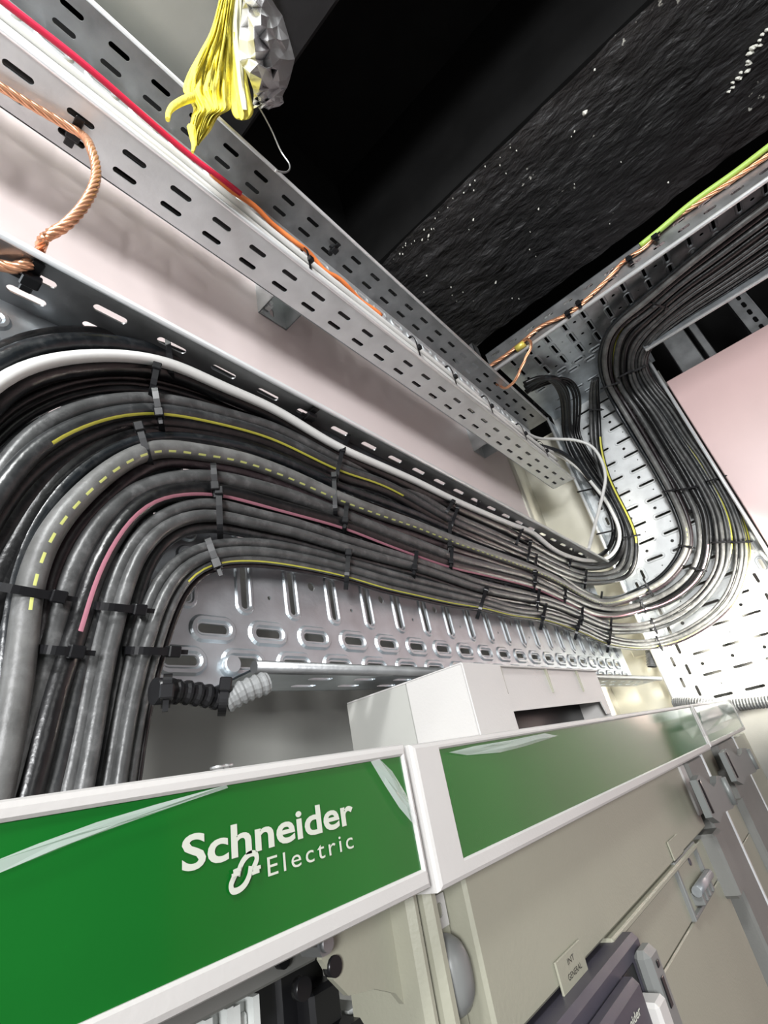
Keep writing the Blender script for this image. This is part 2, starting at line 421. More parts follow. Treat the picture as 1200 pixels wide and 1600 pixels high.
# --- middle tray with the thick cables
ZB0, ZB1, YLB, YBB = .078, .357, .268, .321
XB0, XB1 = -.62, 1.225
TB = empty('cable_tray', (.3, .30, .2), 'wide steel tray on the back wall under the sweep of thick cables', 'cable tray')
mb = MB(); sheet(mb, (0, YBB, ZB0), (1,0,0), (0,0,1), (0,-1,0), XB0, XB1, base_bands(ZB1-ZB0, .2298)); mb.build('base', GALV, TB)
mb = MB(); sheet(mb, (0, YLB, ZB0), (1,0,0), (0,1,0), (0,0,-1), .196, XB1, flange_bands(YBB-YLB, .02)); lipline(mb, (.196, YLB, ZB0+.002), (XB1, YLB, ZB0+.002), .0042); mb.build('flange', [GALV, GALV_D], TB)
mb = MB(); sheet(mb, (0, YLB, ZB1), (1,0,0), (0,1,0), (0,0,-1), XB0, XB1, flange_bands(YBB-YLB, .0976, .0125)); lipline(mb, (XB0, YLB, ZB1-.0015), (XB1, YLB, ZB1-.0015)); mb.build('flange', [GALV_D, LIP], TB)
# --- vertical tray on the right wall
XC0, XCB = 1.368, 1.43
YC0, YC1 = -.020, .291
ZC0, ZC1 = .0, .938
TC = empty('cable_tray', (1.43, .14, 0), 'vertical steel tray on the right wall carrying cables up from the corner', 'cable tray')
mb = MB(); sheet(mb, (XCB, YC0, 0), (0,0,1), (0,1,0), (-1,0,0), ZC0, ZC1, base_bands(YC1-YC0, .0265)); mb.build('base', GALV_C, TC)
mb = MB(); sheet(mb, (XC0, YC1, 0), (0,0,1), (1,0,0), (0,-1,0), ZC0, ZC1-.05, flange_bands(XCB-XC0, .0265)); lipline(mb, (XC0, YC1, ZC0), (XC0, YC1, ZC1-.05), .0042); mb.build('flange', [GALV, LIP], TC)
mb = MB(); sheet(mb, (XC0, YC0, 0), (0,0,1), (1,0,0), (0,1,0), ZC0, ZC1, flange_bands(XCB-XC0, .0265)); lipline(mb, (XC0, YC0, ZC0), (XC0, YC0, ZC1), .0042); mb.build('flange', [GALV, LIP], TC)
# --- overhead tray, opening downwards
XD0, XD1, ZDL, ZDB = .986, 1.267, .846, .906
YD0, YD1 = -1.7, .285
TD = empty('cable_tray', (1.12, -.5, .9), 'overhead steel tray opening downwards with black cables strapped beneath it', 'cable tray')
mb = MB(); sheet(mb, (XD0, 0, ZDB), (0,1,0), (1,0,0), (0,0,-1), YD0, YD1, base_bands(XD1-XD0, .0)); mb.build('base', GALV, TD)
mb = MB(); sheet(mb, (XD1, 0, ZDB), (0,1,0), (1,0,0), (0,0,-1), -.035, YD1, [(0,.05,0,0,None), (.05,.09,.05,.02,[(.016,.0034,0,.005,.002)]), (.09,.13,.05,.045,[(.016,.0034,0,.005,.002)]), (.13,1.43-XD1,0,0,None)]); mb.build('corner_plate', GALV, TD)
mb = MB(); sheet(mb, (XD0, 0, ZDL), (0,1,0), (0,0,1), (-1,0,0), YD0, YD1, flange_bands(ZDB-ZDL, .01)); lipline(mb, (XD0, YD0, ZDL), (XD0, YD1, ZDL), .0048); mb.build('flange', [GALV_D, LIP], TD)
mb = MB(); sheet(mb, (XD1, 0, ZDL), (0,1,0), (0,0,1), (-1,0,0), YD0, -.025, flange_bands(ZDB-ZDL, .01)); lipline(mb, (XD1, YD0, ZDL), (XD1, -.025, ZDL), .0048); mb.build('flange', [GALV, LIP], TD)

# wall brackets behind the upper tray
def bracket(x, label):
    R_ = empty('wall_bracket', (x, YW, .70), label, 'bracket', 'brackets behind the upper tray')
    mb = MB(); sheet(mb, (x-.028, YW-.002, 0), (0,0,1), (1,0,0), (0,-1,0), .70, .81, [(0,.015,0,0,None), (.015,.041,.028,.72,[(.009,.0042,0,0,0)]), (.041,.056,0,0,None)]); mb.build('back_plate', GALV_L, R_)
    for s in (-.028, .028):
        mb = MB(); sheet(mb, (x+s, YB+.001, 0), (0,0,1), (0,1,0), (-1,0,0), .70, .81, [(0,.03,0,0,None), (.03,.056,.036,.722,[(.012,.005,0,0,0)]), (.056,YW-YB-.001,0,0,None)]); mb.build('side_plate', GALV_L, R_)
    mb = MB(); cyl(mb, (x-.012, YW-.004, .722), (x-.012, YW-.012, .722), .008, 6, smooth=False); cyl(mb, (x-.012, YW-.012, .722), (x-.012, YW-.017, .722), .004, 12); mb.build('bolt', LIP, R_)
bracket(.388, 'perforated steel bracket with a bolt under the middle of the upper tray')
bracket(1.06, 'small steel bracket under the far end of the upper tray')

# struts in the dark recess behind the overhead tray
def strut(a, b, wx, wy, label, slots=True):
    a = np.array(a, float); b = np.array(b, float); L = np.linalg.norm(b-a); T = (b-a)/L
    V = np.array([0,1,0.]) if abs(T[1]) < .9 else np.array([0,0,1.])
    N = np.cross(T, V); N = N if N[0] < 0 else -N
    mb = MB(); sh = [(.010,.005,0,0,0)]
    sheet(mb, a-V*wy/2, T, V, N, 0, L, [(0, wy*.3, 0, 0, None), (wy*.3, wy*.7, .03, .02, sh), (wy*.7, wy, 0, 0, None)])
    for s in (-1, 1):
        q = a+V*s*wy/2; vs = [q, q+T*L, q+T*L-N*wx, q-N*wx]; vs += [p+V*.002 for p in vs]
        mb.add(vs, [(0,1,2,3),(7,6,5,4),(0,1,5,4),(1,2,6,5),(2,3,7,6),(3,0,4,7)])
    return setp(mb.build('support_strut', GALV_D), label, 'strut')
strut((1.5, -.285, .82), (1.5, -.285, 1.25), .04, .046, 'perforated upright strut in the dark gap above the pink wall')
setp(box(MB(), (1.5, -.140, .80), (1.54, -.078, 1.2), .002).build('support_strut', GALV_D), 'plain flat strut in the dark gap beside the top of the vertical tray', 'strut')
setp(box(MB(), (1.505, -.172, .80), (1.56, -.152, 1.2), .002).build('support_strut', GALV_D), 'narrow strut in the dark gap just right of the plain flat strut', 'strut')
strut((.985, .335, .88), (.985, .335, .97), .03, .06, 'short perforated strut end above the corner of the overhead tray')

# ================================================================ CABLES
def lift(u, v, yc=None, xc=None, zc=None, p=20.):
    r = ray(u, v); s = 0.
    for k, c in ((1, yc), (0, xc), (2, zc)):
        if c is None: continue
        d = r[k]/c
        if d > 0: s += d**p
    return r*(s**(-1/p))
N_SIDE = 16
CABLES = {}
def inset(u, v):
    """keep the runs of the overhead tray between its two lips"""
    if u < 1005 or v > 548-(u-1005)*.595+6 or v > 560: return (u, v)
    vl = 548-(u-1005)*.595; D = vl-(303+(1200-u)*.80); w = min(1, (u-1005)/60)
    d = vl-v; return (u, vl-(d*(1-.13*w)+.13*w*D))
def add_cable(name, px, label, group, m, rad, yc=.298, xc=1.392, zc=.866, stripe=None, cat='cable', m_=7, n=N_SIDE, k_=0):
    q = cr([inset(*w) for w in px], m_)
    P = np.array([lift(u, v, yc, xc, zc) for u, v in q])
    d = np.linalg.norm(np.diff(P, axis=0), axis=1); s = np.concatenate([[0], np.cumsum(d)])
    N = int(min(420, max(24, s[-1]/(.0040 if stripe and stripe[2] == 'dash' else .009)))); t = np.linspace(0, s[-1], N)
    P = np.stack([np.interp(t, s, P[:,i]) for i in range(3)], 1)
    for _ in range(8): P[1:-1] = .25*P[:-2]+.5*P[1:-1]+.25*P[2:]
    mats = [m]; fun = None
    if stripe:
        smat, sect, kind, t0, t1 = stripe; mats = [m, smat]
        def fun(i, k):
            f = i/N
            if k not in sect or f < t0 or f > t1: return 0
            if kind == 'dash' and i % 2: return 0
            return 1
    mb = MB(); tube(mb, P, rad, n, lambda p: -p/np.linalg.norm(p), True, 0, fun)
    o = mb.build(name, mats); setp(o, label, cat, group)
    return P

def bundle(key, secs, cables, yc=.298, xc=1.392, zc=.866, rad=None, wts=None, group=None, core=()):
    """secs: rows (u1,v1,u2,v2) across the bundle; cables: list of (label, material, stripe, dyc)"""
    n = len(cables); w = np.array(wts or [1]*n, float); w /= w.sum(); c = np.cumsum(w)-w/2
    secs = np.array(secs, float)
    ws = []
    for s in secs:
        a = lift(s[0], s[1], yc, xc, zc); b = lift(s[2], s[3], yc, xc, zc); ws.append(np.linalg.norm(a-b))
    W_ = np.percentile(ws, 33)
    for i, (lab, m, st, off) in enumerate(cables):
        r = (rad or W_*w[i]/2*1.04)
        px = [(s[0]+(s[2]-s[0])*c[i], s[1]+(s[3]-s[1])*c[i]) for s in secs]
        add_cable('power_cable', px, lab, group, m, r, yc+off, xc+off, zc+off*.6, st, n=26 if st and st[2] == 'dash' else N_SIDE)
    for f, lab in core:
        px = [(s[0]+(s[2]-s[0])*f, s[1]+(s[3]-s[1])*f) for s in secs]
        add_cable('power_cable', px, lab, group, CK, W_/n/2*.85, yc+.014, xc+.014, zc+.008)
    CABLES[key] = (secs, yc, xc, zc, W_)
    return W_

FR = (0,)          # sectors of the tube facing the viewer
# B1: the top bundle (three dark, one white) - traced cable by cable
g1 = 'cables along the top edge of the middle tray'
c_a = [(-60,585),(0,548),(60,526),(125,520),(190,526),(277,553),(354,592),(424,628),(483,660),(536,688),(583,711),(622,732),(700,772),(800,823),(862,859),(905,875),(940,867),(958,845),(958,815),(943,782),(925,757),(905,730),(890,705),(881,676),(880,640),(876,615),(862,594),(845,588),(818,600)]
c_b = [(-60,612),(0,566),(60,541),(125,534),(190,540),(267,556),(340,592),(425,636),(520,690),(600,728),(700,774),(800,827),(862,863),(908,882),(950,874),(966,850),(968,820),(952,784),(931,757),(912,730),(898,705),(886,676),(885,640),(881,612),(866,592),(845,590),(820,606)]
c_w = [(-60,650),(0,592),(60,566),(125,556),(190,555),(267,567),(342,602),(425,637),(475,667),(525,697),(600,730),(650,752),(700,777),(745,797),(800,820),(832,832),(862,857),(890,870),(920,876),(950,871),(967,850),(968,826),(959,806),(947,782),(928,759),(910,737),(888,720),(866,708),(842,698),(815,680)]
c_d = [(-60,690),(0,614),(60,583),(125,573),(190,571),(267,580),(342,614),(425,648),(475,678),(525,708),(600,742),(650,765),(700,789),(745,809),(800,834),(850,862),(890,880),(925,887),(958,879),(974,856),(976,832),(966,803),(955,780),(938,757),(922,735),(906,705),(892,680),(888,640),(885,612),(868,590),(845,593),(822,613)]
add_cable('power_cable', c_a, 'uppermost black cable of the top bundle, nearest the tray flange', g1, CK, .0062, .309, 1.40, .86)
add_cable('power_cable', c_b, 'grey-black cable right above the white one in the top bundle', g1, CB, .0078, .302, 1.395, .86)
add_cable('power_cable', c_w, 'white sheathed cable sweeping along the top bundle then up to the upper tray', g1, WHITEC, .0047, .289, 1.378, .86)
add_cable('power_cable', c_d, 'black cable right below the white one in the top bundle', g1, CK, .0076, .300, 1.396, .86)
# B1b dark cables behind
bundle('B1b', [(-60,720,-60,770),(0,640,0,690),(60,607,60,645),(125,588,125,620),(200,583,200,612),(247,590,247,618),(300,606,300,634),(375,632,375,658),(450,668,450,692),(530,710,530,735),(600,744,600,768),(700,790,700,808),(808,838,808,852),(870,874,870,890),(920,893,920,908),(958,888,966,902),(974,862,985,868),(976,838,988,836),(964,800,978,796),(950,772,962,768),(932,742,942,738),(908,705,919,702),(895,676,906,676),(895,640,909,640),(893,614,907,612),(880,597,893,592),(858,600,860,590),(830,612,828,604)],
       [('deep dark cable tucked below the top bundle, upper of three', CK, None, .010), ('deep dark cable tucked below the top bundle, middle of three', CK, None, .012), ('deep dark cable tucked below the top bundle, lower of three', CK, None, .010)], yc=.300, xc=1.398, group='dark cables behind the top bundle')
# B2 with the yellow stripe
bundle('B2', [(-50,800,-50,900),(0,722,0,808),(30,683,30,765),(62,652,62,737),(125,626,125,697),(185,615,185,673),(247,615,247,665),(300,625,300,672),(375,647,375,685),(425,660,425,702),(480,687,480,728),(530,712,530,752),(600,739,600,772),(650,765,650,800),(705,801,705,828),(750,820,750,847),(825,855,825,878),(870,877,870,900),(914,895,914,913),(945,894,950,912),(968,882,988,900),(977,855,998,862),(975,832,995,834),(962,800,982,803),(948,770,967,775),(937,745,952,742),(925,705,942,702),(921,680,940,680),(921,640,938,640),(921,612,935,610),(926,594,934,590)],
       [('scuffed grey cable, upper of the bundle with the bright yellow stripe', CM, None, .004), ('thick cable with a bright yellow stripe in the second bundle', CG, (STY, FR, 'line', .04, .24), -.002), ('dark cable below the yellow-striped one in the second bundle', CK, (STY, (15,0), 'line', .74, .9), .004)], group='cables of the second bundle')
for k, (px, lab) in enumerate([
  ([(-60,1010),(-10,920),(25,850),(62,785),(115,728),(175,690),(245,668),(320,680),(420,712),(520,752)], 'black cable in the deep gap between second and dotted bundle, upper one'),
  ([(-60,1090),(-25,990),(5,900),(32,840),(72,775),(125,728),(185,700),(250,690),(320,700),(420,735)], 'black cable in the deep gap between second and dotted bundle, lower one'),
  ([(-60,930),(-25,870),(20,800),(60,750),(115,705),(180,672),(250,655),(330,668),(430,700)], 'black cable in the deep gap close under the second bundle')]):
    add_cable('power_cable', px, lab, 'dark cables in the gap below the second bundle', CK, .0095, .309)
# B3 dotted
B3 = [(-42,1290,6,1290),(-32,1240,22,1240),(-18,1155,42,1155),(-4,1055,62,1055),(0,1000,74,1000),(2,930,82,930),(15,876,98,884),(32,832,112,850),(62,785,143,815),(110,730,172,790),(170,693,220,745),(235,676,262,722),(300,677,300,733),(375,690,375,744),(450,714,450,772),(525,750,525,803),(600,777,600,832),(650,797,650,846),(705,822,705,865),(750,842,750,877),(832,873,832,905),(870,893,870,920),(905,918,905,935),(937,932,937,948),(962,932,962,946),(1011,912,1015,928),(1032,898,1042,914),(1050,876,1062,894),(1061,856,1078,870),(1063,834,1084,846),(1052,802,1079,812),(1038,772,1062,772),(1018,735,1042,735),(992,693,1019,693),(960,640,987,640),(941,600,961,600),(933,565,955,565),(940,530,960,530),(956,505,973,510),(1000,465,1008,485),(1050,424,1055,446),(1112,370,1118,400),(1200,303,1205,335),(1290,235,1295,270)]
bundle('B3', B3, [('blue-black cable on the left of the dotted grey cable', CB, None, .006), ('thickest pale grey cable printed with a dotted yellow line', CL, (STD, (0,), 'dash', .03, .60), -.004), ('plum-dark cable hugging the dotted grey cable', CP, (STP, (1,), 'line', .1, .3), .004)], wts=[.85,1.15,.85], group='cables of the dotted bundle', core=[(.32,'dark cable glimpsed behind the dotted grey cable, upper one'),(.68,'dark cable glimpsed behind the dotted grey cable, lower one')])
# B4 pink stripe
bundle('B4', [(-5,1290,40,1290),(10,1240,58,1240),(28,1155,80,1155),(46,1055,104,1055),(65,1000,135,1000),(80,930,148,930),(100,875,172,878),(120,838,190,842),(152,800,215,808),(190,768,236,785),(240,745,270,775),(300,735,300,776),(337,736,337,775),(375,744,375,786),(450,762,450,808),(535,797,535,828),(600,824,600,853),(650,842,650,872),(705,864,705,890),(750,877,750,900),(832,899,832,921),(882,925,882,942),(925,942,925,964),(962,948,962,966),(1005,938,1008,955),(1030,926,1038,948),(1058,908,1070,930),(1078,886,1098,902),(1087,860,1110,862),(1088,832,1110,834),(1081,800,1106,798),(1064,765,1086,762),(1045,735,1070,732),(1020,693,1046,693),(988,640,1013,640),(962,600,982,600),(957,568,978,568),(962,535,982,540),(974,510,992,524),(1008,487,1013,505),(1055,448,1062,468),(1118,402,1124,425),(1205,337,1210,362),(1295,272,1300,300)],
       [('scuffed dark cable above the pink-striped one in the fourth bundle', CM, None, .003), ('black cable with a dull pink stripe in the fourth bundle', CK, (STP, (0,), 'line', .03, .6), .0)], group='cables of the pink-striped bundle', core=[(.5,'dark cable glimpsed behind the pink-striped cable'),(.9,'dark cable glimpsed under the pink-striped cable')])
# B5 pale scuffed pair
bundle('B5', [(80,1290,158,1290),(92,1240,166,1240),(114,1155,178,1155),(130,1055,190,1055),(142,1000,208,1000),(160,930,224,930),(178,875,240,880),(203,835,258,850),(240,802,285,832),(282,782,310,828),(312,776,325,828),(345,775,345,832),(375,790,375,838),(450,806,450,852),(525,832,525,872),(600,856,600,890),(650,872,650,901),(705,890,705,920),(750,906,750,935),(842,929,842,951),(875,940,875,960),(910,955,910,976),(950,972,950,990),(1000,973,1003,989),(1025,966,1032,984),(1050,954,1058,974),(1080,934,1092,952),(1103,910,1118,922),(1117,880,1138,886),(1117,850,1142,850),(1112,805,1134,802),(1108,795,1130,790),(1088,755,1107,750),(1068,725,1090,720),(1045,690,1068,688),(1013,640,1037,640),(984,600,1005,600),(980,570,995,570),(984,545,998,550),(995,525,1008,537),(1014,507,1020,524),(1063,470,1070,490),(1125,428,1132,448),(1212,364,1218,390),(1300,302,1308,332)],
       [('pale scuffed cable, left of the three in the fifth bundle', CM, None, .001), ('pale scuffed cable with faint printing, middle of the fifth bundle', CM, None, -.003), ('dark cable in the shade, right of the three in the fifth bundle', CG, None, .006)], group='cables of the fifth bundle', core=[(.5,'dark cable glimpsed behind the fifth bundle')])
add_cable('power_cable', [(60,1290),(77,1240),(97,1155),(120,1055),(138,990),(155,930),(172,870)], 'short visible grey cable coming from behind the fifth bundle', 'cables of the fifth bundle', CG, .0075, .303)
add_cable('power_cable', [(25,1290),(40,1240),(62,1155),(88,1055),(112,990),(135,930),(165,870),(200,820)], 'black cable in the deep shade left of the fifth bundle', 'cables of the fifth bundle', CK, .0085, .308)
# B6 lowest bundle
bundle('B6', [(146,1290,212,1290),(158,1230,218,1230),(170,1155,228,1155),(188,1055,248,1055),(204,1000,268,1000),(222,935,283,945),(245,892,302,912),(275,863,322,892),(308,848,336,888),(345,842,348,886),(400,840,400,886),(450,848,450,892),(545,872,545,910),(600,888,600,928),(650,902,650,938),(705,916,705,950),(757,931,757,956),(800,945,800,966),(850,952,850,973),(905,970,905,991),(950,992,950,1010),(1000,1000,1003,1016),(1030,996,1036,1012),(1052,990,1060,1006),(1080,976,1096,988),(1110,954,1130,964),(1131,928,1154,936),(1145,892,1167,900),(1148,862,1173,864),(1146,832,1169,838),(1134,792,1152,790),(1110,750,1130,745),(1090,716,1110,712),(1067,685,1093,690),(1037,640,1064,640),(1007,600,1028,600),(996,575,1012,575),(998,555,1012,560),(1010,535,1018,547),(1022,520,1030,535),(1070,490,1078,508),(1132,450,1140,470),(1220,392,1226,415),(1310,335,1318,360)],
       [('dusty grey cable, outermost of the lowest bundle', CM, None, .002), ('dusty grey cable, second of the lowest bundle', CM, None, -.003), ('cable with a dull yellow stripe along the bottom of the lowest bundle', CM, (STY, (0,), 'line', .05, .62), .0), ('thin plum-grey cable on the underside of the lowest bundle', CP, None, .005)], wts=[1.1,1.1,.9,.6], group='cables of the lowest bundle')

# further cables filling the vertical tray and the overhead tray
fillers = [
 ([(1062,930),(1098,890),(1110,850),(1108,815),(1094,775),(1072,735),(1046,693),(1013,640),(982,600),(976,565),(986,530),(1010,506),(1060,468),(1120,425),(1205,362),(1290,300)], CG, None, 'grey cable between the pink-striped and the fifth bundle on the vertical tray'),
 ([(1098,938),(1130,893),(1142,855),(1138,815),(1122,775),(1098,732),(1068,688),(1038,640),(1006,600),(997,570),(1004,540),(1022,520),(1070,488),(1132,448),(1218,388),(1300,330)], CG, (STY, (0,), 'line', .1, .6), 'cable with a thin yellow line between fifth and lowest bundle on the vertical tray'),
 ([(1140,950),(1162,905),(1168,862),(1164,828),(1143,788),(1121,750),(1099,716),(1082,690),(1051,645),(1018,602),(1006,578)], CG, (STY, (14,15,0,1), 'line', .0, .62), 'yellow-striped cable at the outer edge of the loop beside the tray flange'),
 ([(1080,800),(1060,760),(1020,700),(985,645),(960,602),(955,568),(960,530),(978,500),(1020,468),(1070,428),(1130,385),(1210,322),(1300,255)], CK, (STY, (1,), 'line', .3, .6), 'black cable with a thin yellow line in the upper bend to the overhead tray'),
 ([(1100,800),(1085,765),(1045,700),(1012,650),(985,605),(972,560),(975,530),(990,505),(1030,478),(1085,438),(1140,400),(1215,345),(1300,282)], CK, None, 'black cable deep in the upper bend to the overhead tray, second row'),
 ([(1120,790),(1105,755),(1070,700),(1032,645),(1005,605),(990,570),(990,545),(1005,522),(1050,490),(1100,455),(1160,415),(1225,370),(1300,318)], CK, None, 'black cable deep in the upper bend, third row'),
]
for px, m, st, lab in fillers: add_cable('power_cable', px, lab, 'loose cables on the vertical tray', m, .0072, .302, 1.402, .885, st)
# dark runs of the overhead tray that come from its near end
for k in range(6):
    t = k/5
    px = [(1006+30*t, 480+55*t), (1062+22*t, 432+62*t), (1120+12*t, 385+82*t), (1205+4*t, 318+100*t), (1300, 245+105*t)]
    add_cable('power_cable', px, ['black cable lying against the overhead tray, nearest its inner flange', 'black cable lying against the overhead tray, second from its inner flange', 'black cable lying against the overhead tray, third from its inner flange', 'black cable lying against the overhead tray, third from its outer lip', 'black cable lying against the overhead tray, second from its outer lip', 'black cable lying against the overhead tray, nearest its outer lip'][k], 'cables against the overhead tray', CK, .0085, .31, 1.405, .893)

# ---------------------------------------------------------------- cable ties
def tie(u1, v1, u2, v2, label, yc=.298, xc=1.392, zc=.866, grow=1.12, depth=.0125, head=1, along=None, group='cable ties on the bundles', wid=.0045):
    a = lift(u1, v1, yc, xc, zc); b = lift(u2, v2, yc, xc, zc)
    c = (a+b)/2; A = (b-a)/2; w = np.linalg.norm(A)*grow; A /= np.linalg.norm(A)
    n = -c/np.linalg.norm(c); n -= A*(n@A); n /= np.linalg.norm(n); T = np.cross(A, n)
    dep = max(depth, .0095)
    ring = []
    N = 28
    for k in range(N):
        t = 2*math.pi*k/N; cs, sn = math.cos(t), math.sin(t)
        e = .62
        ring.append((math.copysign(abs(cs)**e, cs)*w, math.copysign(abs(sn)**e, sn)*dep))
    vs = []; fs = []
    for (x, y) in ring:
        q = np.array([x/w, y/dep]); q /= np.linalg.norm(q)
        for (dx_, dt) in ((0,-wid/2), (0,wid/2), (.0014,wid/2), (.0014,-wid/2)):
            vs.append(c+A*(x+q[0]*dx_)+n*(y+q[1]*dx_)+T*dt)
    for k in range(N):
        j = (k+1) % N
        for s in range(4): fs.append((k*4+s, j*4+s, j*4+(s+1) % 4, k*4+(s+1) % 4))
    root = MB().add(vs, fs).build('cable_tie', BLACK)
    setp(root, label, 'cable tie', group)
    mb = MB(); hp = c+A*w*.72*head+n*(dep*.82)
    L = np.array([A, T, n]).T
    v, f = boxv((-.0038,-.0034,-.002), (.0038,.0034,.0048), .0007)
    mb.add([hp+L@np.array(p) for p in v], f)
    v, f = boxv((.0036,-.0014,.0004), (.0095,.0014,.0018))
    mb.add([hp+L@np.array(p) for p in v], f)
    mb.build('tie_head', BLACK, root)
ORD = ['first','second','third','fourth','fifth','sixth','seventh','eighth','ninth']
def ties(name, rows, **kw):
    for i, r in enumerate(rows):
        h = r[4] if len(r) > 4 else 1
        tie(*r[:4], f'black cable tie on {name}, {ORD[i]} from the left', head=h, **kw)
ties('the top bundle with the white cable', [(262,530,268,585,-1),(545,680,532,712,-1),(748,783,744,806,1),(895,862,889,886,1)])
ties('the dark cables under the top bundle', [(242,588,236,618,-1),(702,793,694,806,-1),(812,836,806,852,-1)])
ties('the second bundle with the yellow stripe', [(243,615,252,665,1),(533,712,524,752,-1),(712,802,703,828,-1),(828,853,824,879,-1),(916,895,914,914,1),(962,842,998,836,-1)])
ties('the dotted grey bundle', [(-4,916,90,932,1),(220,676,234,722,-1),(522,750,524,803,-1),(703,822,703,866,1),(838,872,834,906,1),(940,930,938,949,1),(1006,906,1018,928,1),(1062,852,1084,856,1),(1037,768,1056,765,1)])
ties('the pink-striped bundle', [(62,1014,112,1018,1),(334,735,337,777,1),(541,796,538,829,1),(706,862,704,891,1),(838,898,834,922,1),(884,925,882,944,1),(1001,935,1008,956,-1),(1078,886,1102,892,1),(1064,765,1088,760,1)])
ties('the fifth bundle', [(148,946,210,952,1),(342,775,344,834,-1),(650,870,646,902,1),(842,928,839,952,1),(910,954,908,977,1),(955,971,953,991,1),(1018,968,1026,988,1),(1114,848,1142,846,1)])
ties('the lowest bundle', [(200,1016,262,1018,1),(326,846,342,890,1),(544,872,541,912,-1),(757,930,748,958,-1),(852,950,846,976,1),(906,968,900,992,1),(954,990,950,1013,1),(1026,996,1034,1014,1),(1144,848,1172,846,1)])
ties('the leftmost rising bundle in the corner', [(906,768,924,764,1),(936,834,954,830,1)])
ties('the wide fan below the overhead tray', [(940,607,965,598,1),(966,590,985,580,1),(986,582,1008,572,1),(1018,473,1036,480,1)])
tie(920,640,940,640,'black cable tie on the slim upright bundle near the corner')
tie(1106,752,1132,744,'black cable tie on the outermost loop just above its bend')

# ---------------------------------------------------------------- thin cables in the upper tray
def thin(name, P, r, m, label, group, cat='cable', n=8, ref=(0,-1,0.3)):
    mb = MB(); tube(mb, P, r, n, ref); return setp(mb.build(name, m), label, cat, group)
gA = 'thin white cables in the upper tray'
wl = ['lowest of the white cables, along the lip of the upper tray', 'second white cable up in the upper tray', 'third white cable up in the upper tray', 'fourth white cable up in the upper tray', 'white cable just below the red and orange ones in the upper tray', 'white cable lying deepest in the upper tray']
for k in range(6):
    P = []
    for i in range(46):
        x = -.6+1.82*i/45
        w1 = .004*noise.noise((x*3.1+k*7, k, 0)); w2 = .003*noise.noise((x*4+k*3, 5, k))
        P.append((x, .281+.004*(k % 2)+w2+(.012 if k == 5 else 0), .618+.0105*k+w1))
    thin('control_cable', cr(P, 2), .0045, WHITEC, wl[k], gA)
for k in range(4):  # added black cables so the slots of the lower flange look dark
    P = [(-.6+1.82*i/30, (.274,.286,.299,.311)[k], .6015+.001*noise.noise((i*.3, k, 9))) for i in range(31)]
    thin('control_cable', cr(P, 2), .0052, CK, ['dark cable lying on the lower flange of the upper tray, nearest its lip', 'dark cable lying on the lower flange of the upper tray, second from its lip', 'dark cable lying on the lower flange of the upper tray, third from its lip', 'dark cable lying on the lower flange of the upper tray, nearest the wall'][k], 'dark cables in the upper tray')
P = [(-.6+.83*i/30, .280+.002*math.sin(i), .688+.004*noise.noise((i*.4, 3, 1))-.00035*max(0, i-18)) for i in range(31)]
thin('control_cable', cr(P, 2), .0036, REDC, 'red cable lying above the white ones in the upper tray', 'coloured cables in the upper tray')
P = [(.19+.31*i/30, .281+.002*math.sin(i*.8), .684+.005*noise.noise((i*.35, 8, 1))-.0008*max(0, i-10)) for i in range(31)]
thin('control_cable', cr(P, 2), .0036, ORANGEC, 'orange cable lying among the white ones in the upper tray', 'coloured cables in the upper tray')
for k, x in enumerate((.335, .585, .70, .84, 1.0, 1.12)):
    c = np.array([x, .284, .647]); 
    mb = MB(); vs = []; fs = []
    N = 24; w, d = .032, .0105
    for q in range(N):
        t = 2*math.pi*q/N; cs, sn = math.cos(t), math.sin(t); e = .6
        X_, Y_ = math.copysign(abs(cs)**e, cs)*w, math.copysign(abs(sn)**e, sn)*d
        for (g, dt) in ((1,-.002), (1,.002), (1.06,.002), (1.06,-.002)): vs.append(c+np.array([dt, Y_*g, X_*g]))
    for q in range(N):
        j = (q+1) % N
        for s in range(4): fs.append((q*4+s, j*4+s, j*4+(s+1) % 4, q*4+(s+1) % 4))
    r_ = mb.add(vs, fs).build('cable_tie', BLACK); setp(r_, f'black cable tie round the thin white cables in the upper tray, {ORD[k]} from the left', 'cable tie', 'cable ties in the upper tray')
    mb = MB(); box(mb, (x-.004, .267, .640), (x+.004, .2735, .648), .0008); mb.build('tie_head', BLACK, r_)

# stray cable ties fixed to the upper tray flange
def clip(p, U, V, N, label, L=.024):
    p, U, V, N = [np.array(q, float) for q in (p, U, V, N)]
    B = np.array([U, V, N]).T
    v, f = boxv((-.004,-L/2,.001), (.004,L/2,.003), .0008); r_ = MB().add([p+B@np.array(q) for q in v], f).build('cable_tie', BLACK)
    setp(r_, label, 'cable tie', 'stray cable ties')
    v, f = boxv((-.006,-.005,.003), (.006,.005,.009), .001); MB().add([p+B@np.array(q) for q in v], f).build('tie_head', BLACK, r_)
    v, f = boxv((-.012,-.0015,.006), (-.005,.0015,.008)); MB().add([p+B@np.array(q) for q in v], f).build('tie_tail', BLACK, r_)
clip(onZ(522,388,ZA1), (1,0,0), (0,1,0), (0,0,-1), 'stray black cable tie hooked through the shaded top flange of the upper tray')
clip(onZ(782,642,ZA1), (1,0,0), (0,1,0), (0,0,-1), 'stray black cable tie near the far end of the shaded top flange')
clip(onZ(484,645,ZB1), (1,0,0), (0,1,0), (0,0,-1), 'cut black tie in a slot of the middle tray flange')
clip(onZ(116,205,ZA0), (1,0,0), (0,1,0), (0,0,-1), 'black cable tie holding the copper wire to the underside of the upper tray', .032)
clip(onZ(50,430,ZB1), (1,0,0), (0,1,0), (0,0,-1), 'black cable tie holding the copper wire to the middle tray flange at left', .030)

